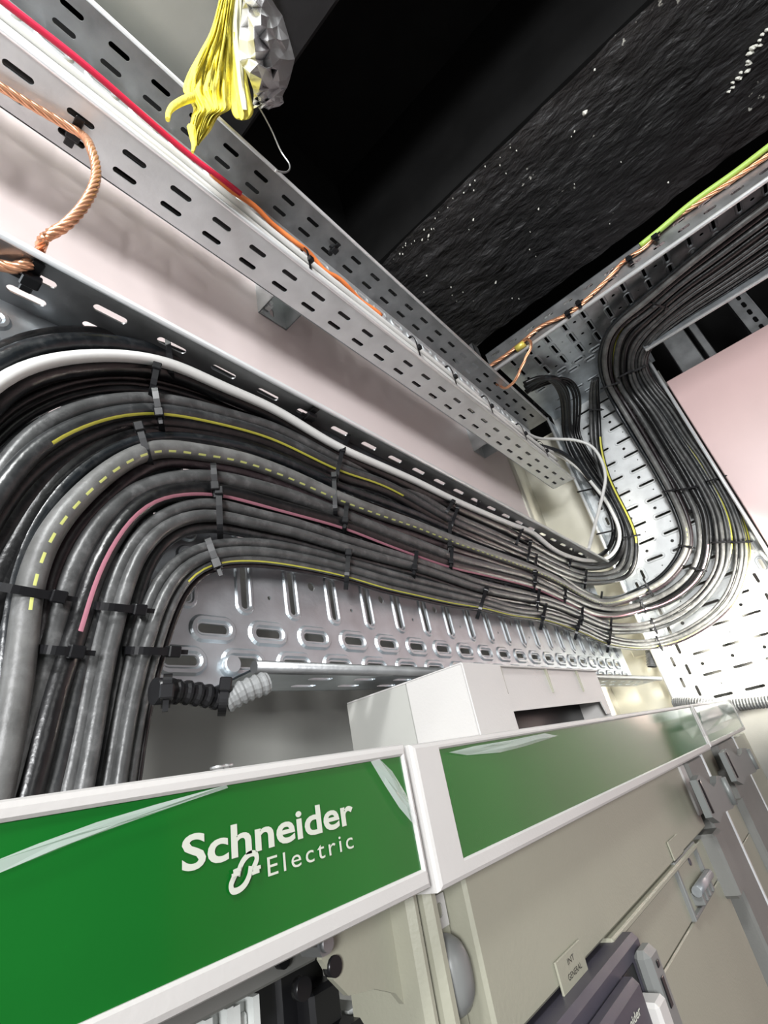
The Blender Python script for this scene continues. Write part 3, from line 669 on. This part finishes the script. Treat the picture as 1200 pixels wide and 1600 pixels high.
# ---------------------------------------------------------------- copper earth wires
def braid(P, r, label, name='copper_wire', strands=5, turns=60, group='copper earth wires'):
    P = cr(P, 10); d = np.linalg.norm(np.diff(P, axis=0), axis=1); s = np.concatenate([[0], np.cumsum(d)])
    N = 160; t = np.linspace(0, s[-1], N); P = np.stack([np.interp(t, s, P[:,i]) for i in range(3)], 1)
    P, T, Nn, B = frames(P, (0.2,-1,0.35)); mb = MB()
    for k in range(strands):
        Q = [P[i]+(Nn[i]*math.cos(t[i]*turns*2+k*2*math.pi/strands)+B[i]*math.sin(t[i]*turns*2+k*2*math.pi/strands))*r*.55 for i in range(N)]
        tube(mb, Q, r*.5, 6, (0.2,-1,.35))
    return setp(mb.build(name, COPPER), label, 'wire', group)
P = [onZ(-60,100,ZA0-.008), onZ(0,135,ZA0-.007), onZ(50,165,ZA0-.007), onZ(100,194,ZA0-.007), onZ(124,208,ZA0-.010), onY(142,232,.27), onY(150,262,.265), onY(147,290,.262), onY(128,325,.264), onY(98,355,.27), onY(70,372,.28), onY(62,392,.295), onZ(56,410,ZB1+.006), onZ(38,414,ZB1-.004), onZ(20,418,ZB1-.006), onZ(-40,402,ZB1-.006)]
braid(P, .0040, 'twisted bare copper wire drooping from the upper tray to the middle tray', turns=75)
XW = XD0-.007
P = [onX(u,v,XW) for u,v in [(745,585),(765,572),(790,555),(808,541),(820,531),(845,510),(880,494),(905,478),(930,455),(955,430),(975,408),(1005,388),(1040,352),(1090,318),(1150,278),(1215,232),(1300,168)]]
braid(P, .0048, 'twisted copper wire strapped along the outside of the overhead tray', strands=4, turns=40)
P = [onX(806,541,XW-.004), onX(824,530,XW-.010), onX(830,540,XW-.014), onX(822,558,XW-.014), onX(812,580,XW-.01), onX(803,597,XW-.004), onX(790,606,XW+.006), onX(776,600,XW+.02)]
braid(P, .0036, 'short copper tail hanging from the corner of the overhead tray', strands=3, turns=40)
mb = MB(); c = onX(813,541,XW-.004); cyl(mb, c-np.array([0,.012,0]), c+np.array([0,.012,0]), .008, 12); setp(mb.build('wire_connector', mat('brass_connector', (.72,.6,.12), .35, .4)), 'small yellow crimp joining the copper wires on the overhead tray', 'connector')
P = [onX(u,v,XW-.004) for u,v in [(1000,384),(1030,360),(1080,318),(1150,268),(1205,226),(1300,155)]]
thin('earth_wire', cr(P, 6), .0062, YG, 'green-yellow earth wire along the top of the overhead tray flange', None, 'wire')
for k, (u, v) in enumerate(((888,492),(905,476),(984,407),(1024,372))):
    clip(onX(u,v,XD0-.010), (0,1,0), (0,0,1), (-1,0,0), f'black cable tie on the copper wire of the overhead tray, {ORD[k]} from the corner', .026)

# loose pale cable looping from the upper tray end down to the middle tray
P = [lift(u,v,.30,xx,None) for u,v,xx in [(800,660,1.2),(838,684,1.24),(870,686,1.27),(900,688,1.30),(925,698,1.32),(940,720,1.33),(946,745,1.33),(942,772,1.325),(935,800,1.31),(927,830,1.28),(920,858,1.25)]]
thin('loose_cable', cr(P, 8), .0042, WHITEC, 'thin pale loop of loose cable hanging from the end of the upper tray', None)
P = [lift(u,v,.31,xx,None) for u,v,xx in [(820,690,1.2),(845,697,1.23),(872,705,1.25),(885,712,1.27),(905,728,1.30),(922,750,1.33)]]
thin('loose_cable', cr(P, 8), .006, CB, 'dark loose cable slipping out of the end of the upper tray', None)

# conduits in the corner
def corrugated(name, P, r, m, label, pitch=.0056, group=None, amp=.10):
    P = cr(P, 12); d = np.linalg.norm(np.diff(P, axis=0), axis=1); s = np.concatenate([[0], np.cumsum(d)])
    n = max(6, int(s[-1]/pitch))*4; t = np.linspace(0, s[-1], n+1); Q = np.stack([np.interp(t, s, P[:,i]) for i in range(3)], 1)
    rr = [r*(1+amp*(1 if i % 4 in (1,2) else -.4)) for i in range(n+1)]
    mb = MB(); tube(mb, Q, rr, 14, (0.15,-1,.4), cap=False, smooth=False)
    h = [-1, len(Q)-1]
    return setp(mb.build(name, m), label, 'conduit', group)
corrugated('corrugated_conduit', [onY(252,1080,.262), onY(290,1082,.262), onY(347,1092,.262)], .0060, BLACK, 'black corrugated conduit stub tied under the lowest bundle')
corrugated('corrugated_conduit', [onY(352,1097,.257), onY(378,1082,.252), onY(402,1072,.248), onY(418,1066,.246)], .0062, CONDG, 'grey corrugated conduit end split open beside the tray lip')
mb = MB(); a = onY(252,1080,.262); cyl(mb, a-np.array([.004,0,0]), a+np.array([.006,0,.0]), .0068, 14); setp(mb.build('conduit_coupling', BLACK), 'black collar on the left end of the corrugated conduit stub', 'coupling')
tie(262,1062,259,1098,'black cable tie around the left end of the black conduit stub', yc=.262, depth=.0095, head=.6)
tie(352,1072,347,1110,'black cable tie where the black and grey conduits meet', yc=.260, depth=.0095, head=-.8)
corrugated('corrugated_conduit', [onX(1055,1098,1.37), onX(1085,1098,1.345), onX(1130,1101,1.33), onX(1200,1096,1.32), onX(1290,1085,1.31)], .0115, CONDG, 'grey flexible conduit along the bottom of the bright vertical tray')
corrugated('corrugated_conduit', [onX(1016,1010,1.40), onX(1017,1025,1.39), onX(1019,1042,1.385)], .011, CONDG, 'short ribbed conduit end under the lowest bundle at the corner', .006)
for k in range(4):
    a = onX(815+11*k, 604+13*k, 1.40); b = onX(838+8*k, 596+12*k, 1.375)
    corrugated('corrugated_conduit', [a, (a+b)/2, b], .0095, BLACK, f'black corrugated conduit entering the wall in the far corner, {ORD[k]} from the top', .006)
# small cleats/blocks near the corner
mb = MB(); box(mb, onX(1000,1020,1.44)-np.array([0,.02,.008]), onX(1000,1020,1.44)+np.array([.03,.02,.012]), .002); setp(mb.build('support_block', CREAM), 'pale block in the corner behind the lowest bundle', 'block')
mb = MB(); a = onX(925,872,1.26); cyl(mb, a, a+np.array([.075,-.012,.0]), .0105, 14); setp(mb.build('cable_end', CG), 'grey capped cable end resting at the inner corner of the trays', 'cable end')

# ================================================================ TORN INSULATION
YF = .22
def rowmesh(rows, ncol, amp, seed, thick, yoff=0., fold=9., mi=0, mb=None, smooth=True):
    rows = np.array(rows, float); rr = cr(rows, 7); mb = mb or MB()
    front = []; back = []
    for i, (v, ul, ur) in enumerate(rr):
        f_, b_ = [], []
        for k in range(ncol+1):
            t = k/ncol; u = ul+(ur-ul)*t
            e = math.sin(math.pi*t)**.5 if 0 < t < 1 else 0
            h = amp*(noise.noise((t*fold+seed, v*.012, seed))+.6*noise.noise((t*fold*2.3, v*.03, seed+4)))*e
            f_.append(onY(u, v, YF+yoff-thick*e-h)); b_.append(onY(u, v, YF+yoff+.002))
        front.append(f_); back.append(b_)
    n = ncol+1; m = len(rr); vs = [p for r_ in front for p in r_]+[p for r_ in back for p in r_]; o = n*m; fs = []
    for i in range(m-1):
        for k in range(ncol):
            fs.append((i*n+k, (i+1)*n+k, (i+1)*n+k+1, i*n+k+1)); fs.append((o+i*n+k, o+i*n+k+1, o+(i+1)*n+k+1, o+(i+1)*n+k))
        fs.append((i*n, o+i*n, o+(i+1)*n, (i+1)*n)); fs.append((i*n+ncol, (i+1)*n+ncol, o+(i+1)*n+ncol, o+i*n+ncol))
    for k in range(ncol): fs.append(((m-1)*n+k, o+(m-1)*n+k, o+(m-1)*n+k+1, (m-1)*n+k+1))
    mb.add(vs, fs, mi, smooth); return mb
INS = empty('insulation_flap', tuple(onY(370,0,YF)), 'torn flap of yellow glass wool and silver foil hanging from the duct', 'insulation')
mb = rowmesh([(-40,350,372),(0,342,367),(50,328,362),(80,312,361),(120,291,361),(141,286,360),(155,294,360),(170,302,360),(182,299,342),(206,296,328),(222,303,314),(228,307,310)], 40, .019, 3., .012, fold=12)
mb.build('glass_wool', WOOL, INS)
mb = rowmesh([(50,360,372),(97,359,382),(130,359,388),(160,360,394),(175,362,396),(185,368,390),(188,376,382)], 12, .008, 9., .010, .004); mb.build('glass_wool', WOOL, INS)
P = [onY(u,v,YF-.01) for u,v in [(300,152),(285,158),(270,167),(264,175),(262,187)]]
mb = MB(); tube(mb, cr(P, 6), np.linspace(.0042, .002, 25), 8); mb.build('wool_strand', WOOL, INS)
P = [onY(u,v,YF-.012) for u,v in [(299,200),(301,215),(303,228),(301,238)]]
mb = MB(); tube(mb, cr(P, 6), np.linspace(.004, .0012, 19), 8); mb.build('wool_strand', WOOL, INS)
mb = rowmesh([(-40,371,382),(0,366,380),(50,362,378),(97,367,380),(130,371,382),(160,375,386),(172,378,387)], 8, .006, 15., .006, -.004); mb.build('facing_paper', PAPER, INS)
rows = [(-40,378,430),(0,380,426),(24,379,441),(60,374,452),(93,376,460),(110,384,456),(137,396,449),(150,397,441),(160,396,444),(168,397,426)]
rr = cr(rows, 2); ncol = 7; vs = []; n = ncol+1
random.seed(11)
for i, (v, ul, ur) in enumerate(rr):
    for k in range(n):
        t = k/ncol; e = 1 if 0 < k < ncol else .3
        vs.append(onY(ul+(ur-ul)*t+random.uniform(-3,3)*e, v+random.uniform(-3,3)*e, YF-.004-.00025*(170-v)-.035*math.sin(math.pi*t)*min(1, max(.2, (170-v)/90))+random.uniform(-.010,.010)*e))
m = len(rr); fs = []
for i in range(m-1):
    for k in range(ncol):
        a, b, c, d = i*n+k, (i+1)*n+k, (i+1)*n+k+1, i*n+k+1
        fs += [(a,b,c),(a,c,d)] if (i+k) % 2 else [(a,b,d),(b,c,d)]
o = len(vs); vs += [p+np.array([.0,.0012,.0]) for p in vs]
fs += [tuple(q+o for q in f[::-1]) for f in fs]
MB().add(vs, fs).build('foil_facing', FOIL, INS)
P = [onY(u,v,YF) for u,v in [(400,160),(412,180),(425,205),(440,238),(451,254),(453,262),(447,269),(430,267)]]
mb = MB(); tube(mb, cr(P, 6), .0011, 6); mb.build('loose_wire', CLEAR, INS)

# ================================================================ CABINETS
YH, YD = .165, .18          # header face, door face
def rim(mb, x0, x1, z0, z1, rl, rr_, rt, rb, y, d, bev=.0022):
    o = lambda g, yy: [(x0+g,yy,z0+g), (x1-g,yy,z0+g), (x1-g,yy,z1-g), (x0+g,yy,z1-g)]
    q = lambda g, yy: [(x0+rl-g,yy,z0+rb-g), (x1-rr_+g,yy,z0+rb-g), (x1-rr_+g,yy,z1-rt+g), (x0+rl-g,yy,z1-rt+g)]
    loops = [o(0,y+d), o(0,y+bev), o(bev*.3,y+bev*.3), o(bev,y), q(bev*.4,y), q(0,y+bev*.4), q(0,y+d)]
    vs = [p for L in loops for p in L]; n = len(loops)
    fs = [(a*4+k, a*4+(k+1)%4, ((a+1)%n)*4+(k+1)%4, ((a+1)%n)*4+k) for a in range(n) for k in range(4)]
    return mb.add(vs, fs)
def text_mesh(s, x0, x1, zb, h, y, name, parent, bold=0., font_h=.7, space=1.0):
    c = bpy.data.curves.new(name, 'FONT'); c.body = s; c.size = 1.; c.offset = bold; c.resolution_u = 4; c.extrude = 0.0; c.space_character = space
    t = bpy.data.objects.new(name, c); col.objects.link(t)
    dg = bpy.context.evaluated_depsgraph_get(); me = bpy.data.meshes.new_from_object(t.evaluated_get(dg)); bpy.data.objects.remove(t)
    V = np.array([v.co for v in me.vertices]); F_ = [list(p.vertices) for p in me.polygons]; bpy.data.meshes.remove(me)
    mn = V[:,0].min(); mxx = V[:,0].max()
    base = 0.; top = V[:,1].max()
    P = [(x0+(p[0]-mn)/(mxx-mn)*(x1-x0), y, zb+p[1]/font_h*h) for p in V]
    return MB().add(P, F_).build(name, LETTER, parent)
# ---- left cabinet
C1 = empty('switchboard_cabinet', (-.1, .3, -2.0), 'left pale switchboard cabinet with a green header bearing the white logo', 'cabinet')
mb = rim(MB(), -.50, .2045, -.0425, .0148, .012, .0035, .0052, .0075, YH, .022); mb.build('header_frame', CAB, C1)
gp = box(MB(), (-.489, YH+.0016, -.0352), (.2012, YH+.012, .0098)).build('green_panel', GREEN, C1)
text_mesh('Schneider', .0915, .1648, -.0112, .0092, YH+.0012, 'lettering', gp, .022, .72, 1.0)
text_mesh('Electric', .1218, .1625, -.0193, .0056, YH+.0012, 'lettering', gp, 0., .72, 1.25)
# the S-shaped emblem beside the lettering: two hooked strokes with short bars
mb = MB()
def flat_stroke(mb, pts, w, y):
    P = cr(pts, 8); n = len(P); L, R_ = [], []
    T = np.gradient(P, axis=0); T /= np.linalg.norm(T, axis=1)[:,None]
    for p, t in zip(P, T): L.append((p[0]-t[1]*w, y, p[1]+t[0]*w)); R_.append((p[0]+t[1]*w, y, p[1]-t[0]*w))
    y -= .00006*len(mb.f)/8; mb.add([(p[0], y, p[2]) for p in L+R_], [(i, i+1, n+i+1, n+i) for i in range(n-1)])
ex = lambda a, b: (.1068+a*.0118, -.0203+b*.0090)
flat_stroke(mb, [ex(.30,.42), ex(.38,.66), ex(.52,.86), ex(.72,.97), ex(.90,.92), ex(.93,.76), ex(.84,.58), ex(.76,.46)], .00085, YH+.0012)
flat_stroke(mb, [ex(.70,.60), ex(.64,.36), ex(.50,.14), ex(.30,.03), ex(.10,.06), ex(.06,.22), ex(.14,.40), ex(.22,.52)], .00085, YH+.0012)
for (a, b, c, d) in ((.12,.60,.36,.62), (.06,.49,.32,.50), (.72,.49,.98,.50), (.68,.38,.92,.39)): flat_stroke(mb, [ex(a,b), ex((a+c)/2,(b+d)/2+.005), ex(c,d)], .0005, YH+.0012)
mb.build('emblem', LETTER, gp)
mb = MB(); box(mb, (-.50, YH+.02, -.035), (.2045, .262, .0125), .002); mb.build('top_cover', CAB, C1)
mb = MB(); box(mb, (.2075, YD+.002, -1.95), (.2155, YD+.05, -.0395), .003); mb.build('corner_post', CABD, C1)
PL = lambda u, v: (onY(u, v, .195)[0], onY(u, v, .195)[2])
mb = MB()
poly = [PL(500,1455), PL(560,1412), PL(640,1362), PL(652,1420), PL(668,1540), PL(680,1640), PL(652,1660), PL(640,1580), PL(618,1552), PL(585,1545), PL(545,1556), PL(520,1530), PL(503,1500)]
prism(mb, poly, (0,.195,0), (1,0,0), (0,0,1), (0,1,0), .003); mb.build('front_plate', CABD, C1)
mb = MB(); box(mb, (-.45, .222, -.0615), (.186, .236, -.050), .001); mb.build('cross_rail', POST, C1)
mb = MB(); c = onY(508,1474,.19); cyl(mb, c, c+np.array([0,.012,0]), .0042, 6, smooth=False); cyl(mb, c-np.array([0,.002,0]), c, .0028, 12); mb.build('bolt', GALV_D, C1)
for (u, v, r) in ((398,1510,.0022), (525,1510,.0034), (445,1500,.003), (476,1545,.004)):
    mb = MB(); c = onY(u, v, .2185 if u < 500 else .1935); cyl(mb, c, c+np.array([0,.004,0]), r, 14); mb.build('plug', BLACK, C1)
mb = MB(); a = onY(470,1560,.24); box(mb, a-np.array([.012,0,.03]), a+np.array([.016,.04,.012]), .002); box(mb, a-np.array([.004,.012,.012]), a+np.array([.014,.0,.004]), .002); box(mb, a-np.array([-.004,.02,.03]), a+np.array([.022,.0,-.012]), .003); mb.build('busbar_support', BLACK, C1)
for u, v in ((372,1572), (330,1592), (560,1590)):
    a = onY(u, v, .235)
    mb = MB(); box(mb, a-np.array([.006,0,.02]), a+np.array([.006,.02,.004]), .001); box(mb, a+np.array([-.006,-.006,-.008]), a+np.array([-.003,.0,.002])); box(mb, a+np.array([.003,-.006,-.008]), a+np.array([.006,0,.002])); box(mb, a+np.array([-.0025,-.003,-.02]), a+np.array([.0025,.0,-.002]), .001); mb.build('terminal_clamp', mat('clear_grey_terminal', (.62,.64,.62), .25), C1)
mb = MB(); box(mb, (-.50, .34, -1.95), (.205, .345, -.06)); mb.build('inner_plate', POST, C1)
mb = MB(); box(mb, (-.505, YD, -2.0), (-.49, .40, -.04)); mb.build('side_panel', CAB, C1)

# ---- middle cabinet
C2 = empty('switchboard_cabinet', (.5, .3, -2.0), 'middle pale switchboard cabinet with a plain green header and breaker front', 'cabinet')
mb = rim(MB(), .2095, .862, -.0455, .0140, .0225, .006, .0042, .0078, YH, .022); mb.build('header_frame', CAB, C2)
box(MB(), (.2305, YH+.0014, -.0382), (.857, YH+.012, .0102)).build('green_panel', GREEN, C2)
box(MB(), (.2095, YH+.02, -.035), (.862, .262, .0118), .002).build('top_cover', CAB, C2)
box(MB(), (.2165, YD-.001, -1.95), (.2255, YD+.05, -.0415), .003).build('corner_post', CABD, C2)
box(MB(), (.2275, YD+.012, -1.95), (.246, YD+.05, -.052), .001).build('filler_strip', CABD, C2)
box(MB(), (.248, YD, -.1125), (.728, YD+.03, -.0445), .0018).build('front_plate', CABD, C2)
box(MB(), (.388, YD-.003, -.1175), (.655, YD+.02, -.1132), .0012).build('plate_ledge', CABD, C2)
box(MB(), (.248, YD+.003, -.1545), (.720, YD+.03, -.1180), .001).build('front_plate', CABD, C2)
box(MB(), (.248, YD+.003, -.32), (.716, YD+.03, -.1555), .001).build('front_plate', CABD, C2)
mb = MB(); sheet(mb, (.2275, YD+.011, 0), (0,0,1), (1,0,0), (0,-1,0), -.0655, -.0525, [(0,.006,0,0,None), (.006,.0165,.0085,-.0585,[(.003,.0026,0,0,0)])]); mb.build('latch_plate', CAB, C2)
# oval lock knob in the strip
mb = MB(); c = onY(711,1524,YD+.006); vs = []; n = 22
for j in range(6):
    s = [1., 1.02, .98, .86, .6, .2][j]; h = [.012, .006, .001, -.003, -.006, -.007][j]
    for k in range(n):
        t = 2*math.pi*k/n; vs.append((c[0]+.0098*s*math.copysign(abs(math.cos(t))**.8, math.cos(t)), c[1]+h, c[2]+.0150*s*math.copysign(abs(math.sin(t))**.8, math.sin(t))))
mb.add(vs, [(j*n+k, j*n+(k+1) % n, (j+1)*n+(k+1) % n, (j+1)*n+k) for j in range(5) for k in range(n)]+[tuple(range(5*n, 6*n))], 0, True)
mb.build('lock_knob', GREYP, C2)
for (x0, x1, z0, z1, rows) in ((.312, .347, -.1152, -.1012, 2), (.572, .608, -.1110, -.0965, 1)):
    lp = box(MB(), (x0, YD-.0018, z0), (x1, YD-.0004, z1), .0003).build('label_plate', CABD, C2)
    if rows == 2:
        text_mesh('INT', .325, .334, -.1063, .0026, YD-.002, 'lettering', lp); lp.children[-1].data.materials[0] = BLACK
        text_mesh('GENERAL', .321, .340, -.1118, .0026, YD-.002, 'lettering', lp); lp.children[-1].data.materials[0] = BLACK
# moulded-case breaker in the front plate
BK = empty('circuit_breaker', (.33, YD, -.15), 'dark grey circuit breaker face with a toggle at the bottom of the middle cabinet', 'breaker')
mb = MB(); box(mb, (.250, YD-.012, -.30), (.410, YD+.01, -.1150), .003); mb.build('bezel', PURP, BK)
mb = MB(); box(mb, (.262, YD-.022, -.30), (.366, YD-.011, -.1230), .003); mb.build('front_cover', PURP, BK)
mb = MB(); box(mb, (.366, YD-.0125, -.1500), (.386, YD-.0115, -.1240)); mb.build('toggle_slot', BLACK, BK)
mb = MB(); box(mb, (.368, YD-.026, -.152), (.384, YD-.012, -.1365), .002); mb.build('toggle', CAB, BK)
mb = MB(); box(mb, (.3885, YD-.022, -.30), (.4085, YD-.011, -.1200), .0035); mb.build('side_cover', GREYP, BK)
mb = MB(); box(mb, (.395, YD-.0228, -.148), (.4, YD-.0218, -.134), .0004); box(mb, (.397, YD-.0228, -.130), (.401, YD-.0218, -.1265), .0004); mb.build('test_button', BLACK, BK)
text_mesh('Schneider', .318, .352, -.1345, .0036, YD-.0224, 'lettering', BK, .02, .72)
# modular breaker in its window
MC = empty('modular_breaker', (.61, YD, -.13), 'small modular breaker with clear hinged flap in the window of the middle cabinet', 'breaker')
mb = MB(); rim(mb, .570, .657, -.1545, -.1120, .004, .004, .006, .003, YD-.001, .02, .001); mb.build('window_frame', GREYP, MC)
box(MB(), (.574, YD+.004, -.1515), (.653, YD+.02, -.118), .001).build('body', CABD, MC)
mb = MB(); cyl(mb, (.590, YD-.004, -.1385), (.650, YD-.004, -.1385), .0042, 14); mb.build('toggle_bar', GALV, MC)
for k in range(4): box(MB(), (.594+.014*k, YD-.006, -.150), (.600+.014*k, YD+.005, -.1405), .0008).build('toggle', GREYP, MC)
mb = MB(); cyl(mb, (.628, YD+.002, -.1235), (.628, YD+.006, -.1235), .003, 12); mb.build('indicator', PURP, MC)

# hinged posts and hinges, right of the middle cabinet
def hinge(x0, x1, z0, z1, y, label):
    H = empty('hinge', ((x0+x1)/2, y, z0), label, 'hinge')
    mb = MB(); w = x1-x0; h = z1-z0
    prism(mb, [(0,.95*h),(.16*w,1.0*h),(.30*w,.86*h),(.5*w,.62*h),(.66*w,.66*h),(.78*w,.78*h),(1.*w,.70*h),(1.*w,.02*h),(.86*w,0),(.62*w,.06*h),(.40*w,.10*h),(.16*w,.02*h),(0,.2*h)], (x0, y, z0), (1,0,0), (0,0,1), (0,1,0), .007); mb.build('leaf', HINGE, H)
    mb = MB(); cyl(mb, (x0+.07*w, y+.004, z0+.25*h), (x0+.07*w, y+.004, z0+.92*h), .0055, 12); mb.build('knuckle', BLACK, H)
    mb = MB(); cyl(mb, (x1-.05*w, y-.001, z0+.05*h), (x1-.05*w, y-.001, z0+.68*h), .004, 12); mb.build('knuckle', HINGE, H)
    return H
box(MB(), (.7405, YD-.006, -1.95), (.826, YD+.03, -.0465), .003).build('hinge_post', POST, C2)
box(MB(), (.826, YD-.007, -1.95), (.833, YD+.03, -.0465), .001).build('post_edge', LIP, C2)  # bright strip stands for the highlight along the post's edge
box(MB(), (.716, YD-.002, -.1005), (.7395, YD+.02, -.0475), .002).build('post_edge', CAB, C2)
box(MB(), (.700, YD-.012, -.172), (.738, YD+.02, -.1150), .003).build('hinge_cover', POST, C2)
hinge(.668, .795, -.1045, -.058, .155, 'nearer grey hinge clamped on the first dark post')
# ---- right cabinet
C3 = empty('switchboard_cabinet', (1.05, .3, -2.0), 'far right switchboard cabinet with film over its short header', 'cabinet')
mb = rim(MB(), .870, 1.235, -.0435, .0140, .006, .006, .0042, .006, YH, .022); mb.build('header_frame', CAB, C3)
box(MB(), (.8755, YH+.0014, -.0380), (1.2305, YH+.012, .0102)).build('green_panel', GREEN, C3)
box(MB(), (.870, YH+.02, -.035), (1.235, .262, .0118), .002).build('top_cover', CAB, C3)
box(MB(), (.834, YD+.004, -.0985), (.955, YD+.03, -.0445), .001).build('front_plate', CABD, C3)
box(MB(), (.834, YD+.004, -.1590), (.955, YD+.03, -.0995), .001).build('front_plate', CABD, C3)
box(MB(), (.834, YD+.004, -.32), (.955, YD+.03, -.1600), .001).build('front_plate', CABD, C3)
box(MB(), (.957, YD-.006, -1.95), (1.114, YD+.03, -.0445), .003).build('hinge_post', POST, C3)
box(MB(), (1.114, YD-.007, -1.95), (1.121, YD+.03, -.0445), .001).build('post_edge', LIP, C3)  # highlight of the second post, put in as a bright strip
box(MB(), (.930, YD-.010, -.116), (.962, YD+.02, -.078), .002).build('hinge_cover', POST, C3)
box(MB(), (1.122, YD+.002, -1.95), (1.32, YD+.03, -.05), .002).build('side_door', CABD, C3)
hinge(.875, 1.075, -.097, -.050, .155, 'farther grey hinge on the second dark post')
# crumpled clear film peeling from the right header
def film_mat():
    m = bpy.data.materials.new('clear_film'); m.use_nodes = True; b = m.node_tree.nodes['Principled BSDF']
    b.inputs['Base Color'].default_value = (.9,.93,.95,1); b.inputs['Roughness'].default_value = .08; b.inputs['Alpha'].default_value = .32
    b.inputs['Specular IOR Level'].default_value = .9
    return m
FILM = film_mat()
def film(name, poly, y, amp, label, seed):
    random.seed(seed); P = [onY(u, v, y) for u, v in poly]; c = np.mean(P, 0)+np.array([0,-amp,0])
    vs = [p+np.array([0, random.uniform(-amp,0), 0]) for p in P]; n = len(vs)
    mid = [(p+c)/2+np.array([0, random.uniform(-amp,amp*.3), random.uniform(-.2,.2)*amp]) for p in vs]
    allv = vs+mid+[c]
    f = [(i, (i+1) % n, n+(i+1) % n) for i in range(n)]+[(i, n+(i+1) % n, n+i) for i in range(n)]+[(n+i, n+(i+1) % n, 2*n) for i in range(n)]
    return setp(MB().add(allv, f).build(name, FILM), label, 'film')
film('protective_film', [(1078,1100),(1100,1092),(1125,1094),(1148,1108),(1162,1120),(1142,1128),(1120,1140),(1096,1152),(1086,1130)], YH-.003, .012, 'crumpled clear film peeling off the far right header', 3)
film('protective_film', [(578,1190),(592,1186),(612,1205),(634,1240),(650,1275),(652,1292),(640,1285),(622,1262),(600,1225)], YH-.0005, .0012, 'lifted crease of clear film at the right end of the logo header', 5)
film('protective_film', [(-20,1350),(60,1318),(150,1285),(240,1258),(352,1227),(356,1231),(300,1250),(215,1280),(120,1315),(40,1348),(-20,1372)], YH-.0003, .0006, 'long curling edge of clear film across the logo header', 6)
film('protective_film', [(700,1176),(730,1180),(780,1176),(820,1166),(870,1150),(850,1146),(800,1156),(740,1166)], YH-.0003, .0008, 'loose edge of clear film along the top of the plain green header', 8)

# sheet-metal cable cowl standing on the middle cabinet
CW = empty('cable_cowl', (.48, .26, .012), 'white folded sheet metal cowl on top of the middle cabinet', 'cowl')
t = .0015; xl, xr, yf, yb, zt, z0 = .333, .632, .20, .325, .0672, .0145
box(MB(), (xl, yf, z0), (xl+t, .256, zt), .0004).build('side_panel', CAB, CW)
mb = MB(); sheet(mb, (xl, .2565, 0), (0,0,1), (0,1,0), (-1,0,0), z0, zt-.001, [(0,.018,0,0,None), (.018,.032,.05,.043,[(.010,.0018,0,0,0)]), (.032,.046,.05,.043,[(.010,.0018,0,0,0)]), (.046,yb-.2565,0,0,None)]); mb.build('side_panel', GREYWALL, CW)  # rear part of the same white cowl, its shadow put into a grey colour
box(MB(), (.36, .235, z0), (.63, .238, .060), .0004).build('inner_baffle', BLACK, CW)  # added black sheet that stands for the deep shade inside the cowl's opening
box(MB(), (xl, yf-.0005, z0), (.392, yf+t, zt), .0004).build('front_panel', CAB, CW)
mb = MB()
prism(mb, [(.392,.0305),(.612,.0330),(.618,.0195),(xr,.0195),(xr,zt),(.392,zt)], (0, yf+.003, 0), (1,0,0), (0,0,1), (0,1,0), t); mb.build('front_panel', CAB, CW)
for x in (.392, .485, .565): 
    mb = MB(); prism(mb, [(x,zt),(x+.0035,zt),(x+.0028,.044)], (0,yf+.0008,0), (1,0,0), (0,0,1), (0,1,0), .003); mb.build('fold', CABD, CW)
box(MB(), (xl, yf, zt-.001), (xr, yb, zt+.0006), .0004).build('top_panel', CAB, CW)
box(MB(), (xr-t, yf+.003, z0), (xr, yb, zt), .0004).build('side_panel', CAB, CW)
# small clear screw nubs on the left cabinet top
for u, v, lab in ((341,1201,'left of two small clear clips standing on the left cabinet'), (352,1199,'right of two small clear clips standing on the left cabinet')):
    mb = MB(); c = onY(u, v, .24); cyl(mb, c-np.array([0,0,.008]), c, .0026, 10); cyl(mb, c, c+np.array([0,0,.0012]), .004, 10); setp(mb.build('clip', CLEAR), lab, 'clip', 'clips on the left cabinet')
# screw head on the middle tray base
mb = MB(); c = onY(363,1038,YBB-.004); cyl(mb, c+np.array([0,.004,0]), c+np.array([0,-.002,0]), .0085, 18, 0, .006); setp(mb.build('bolt', GALV), 'round bright bolt head in a slot at the lower left of the middle tray', 'bolt')
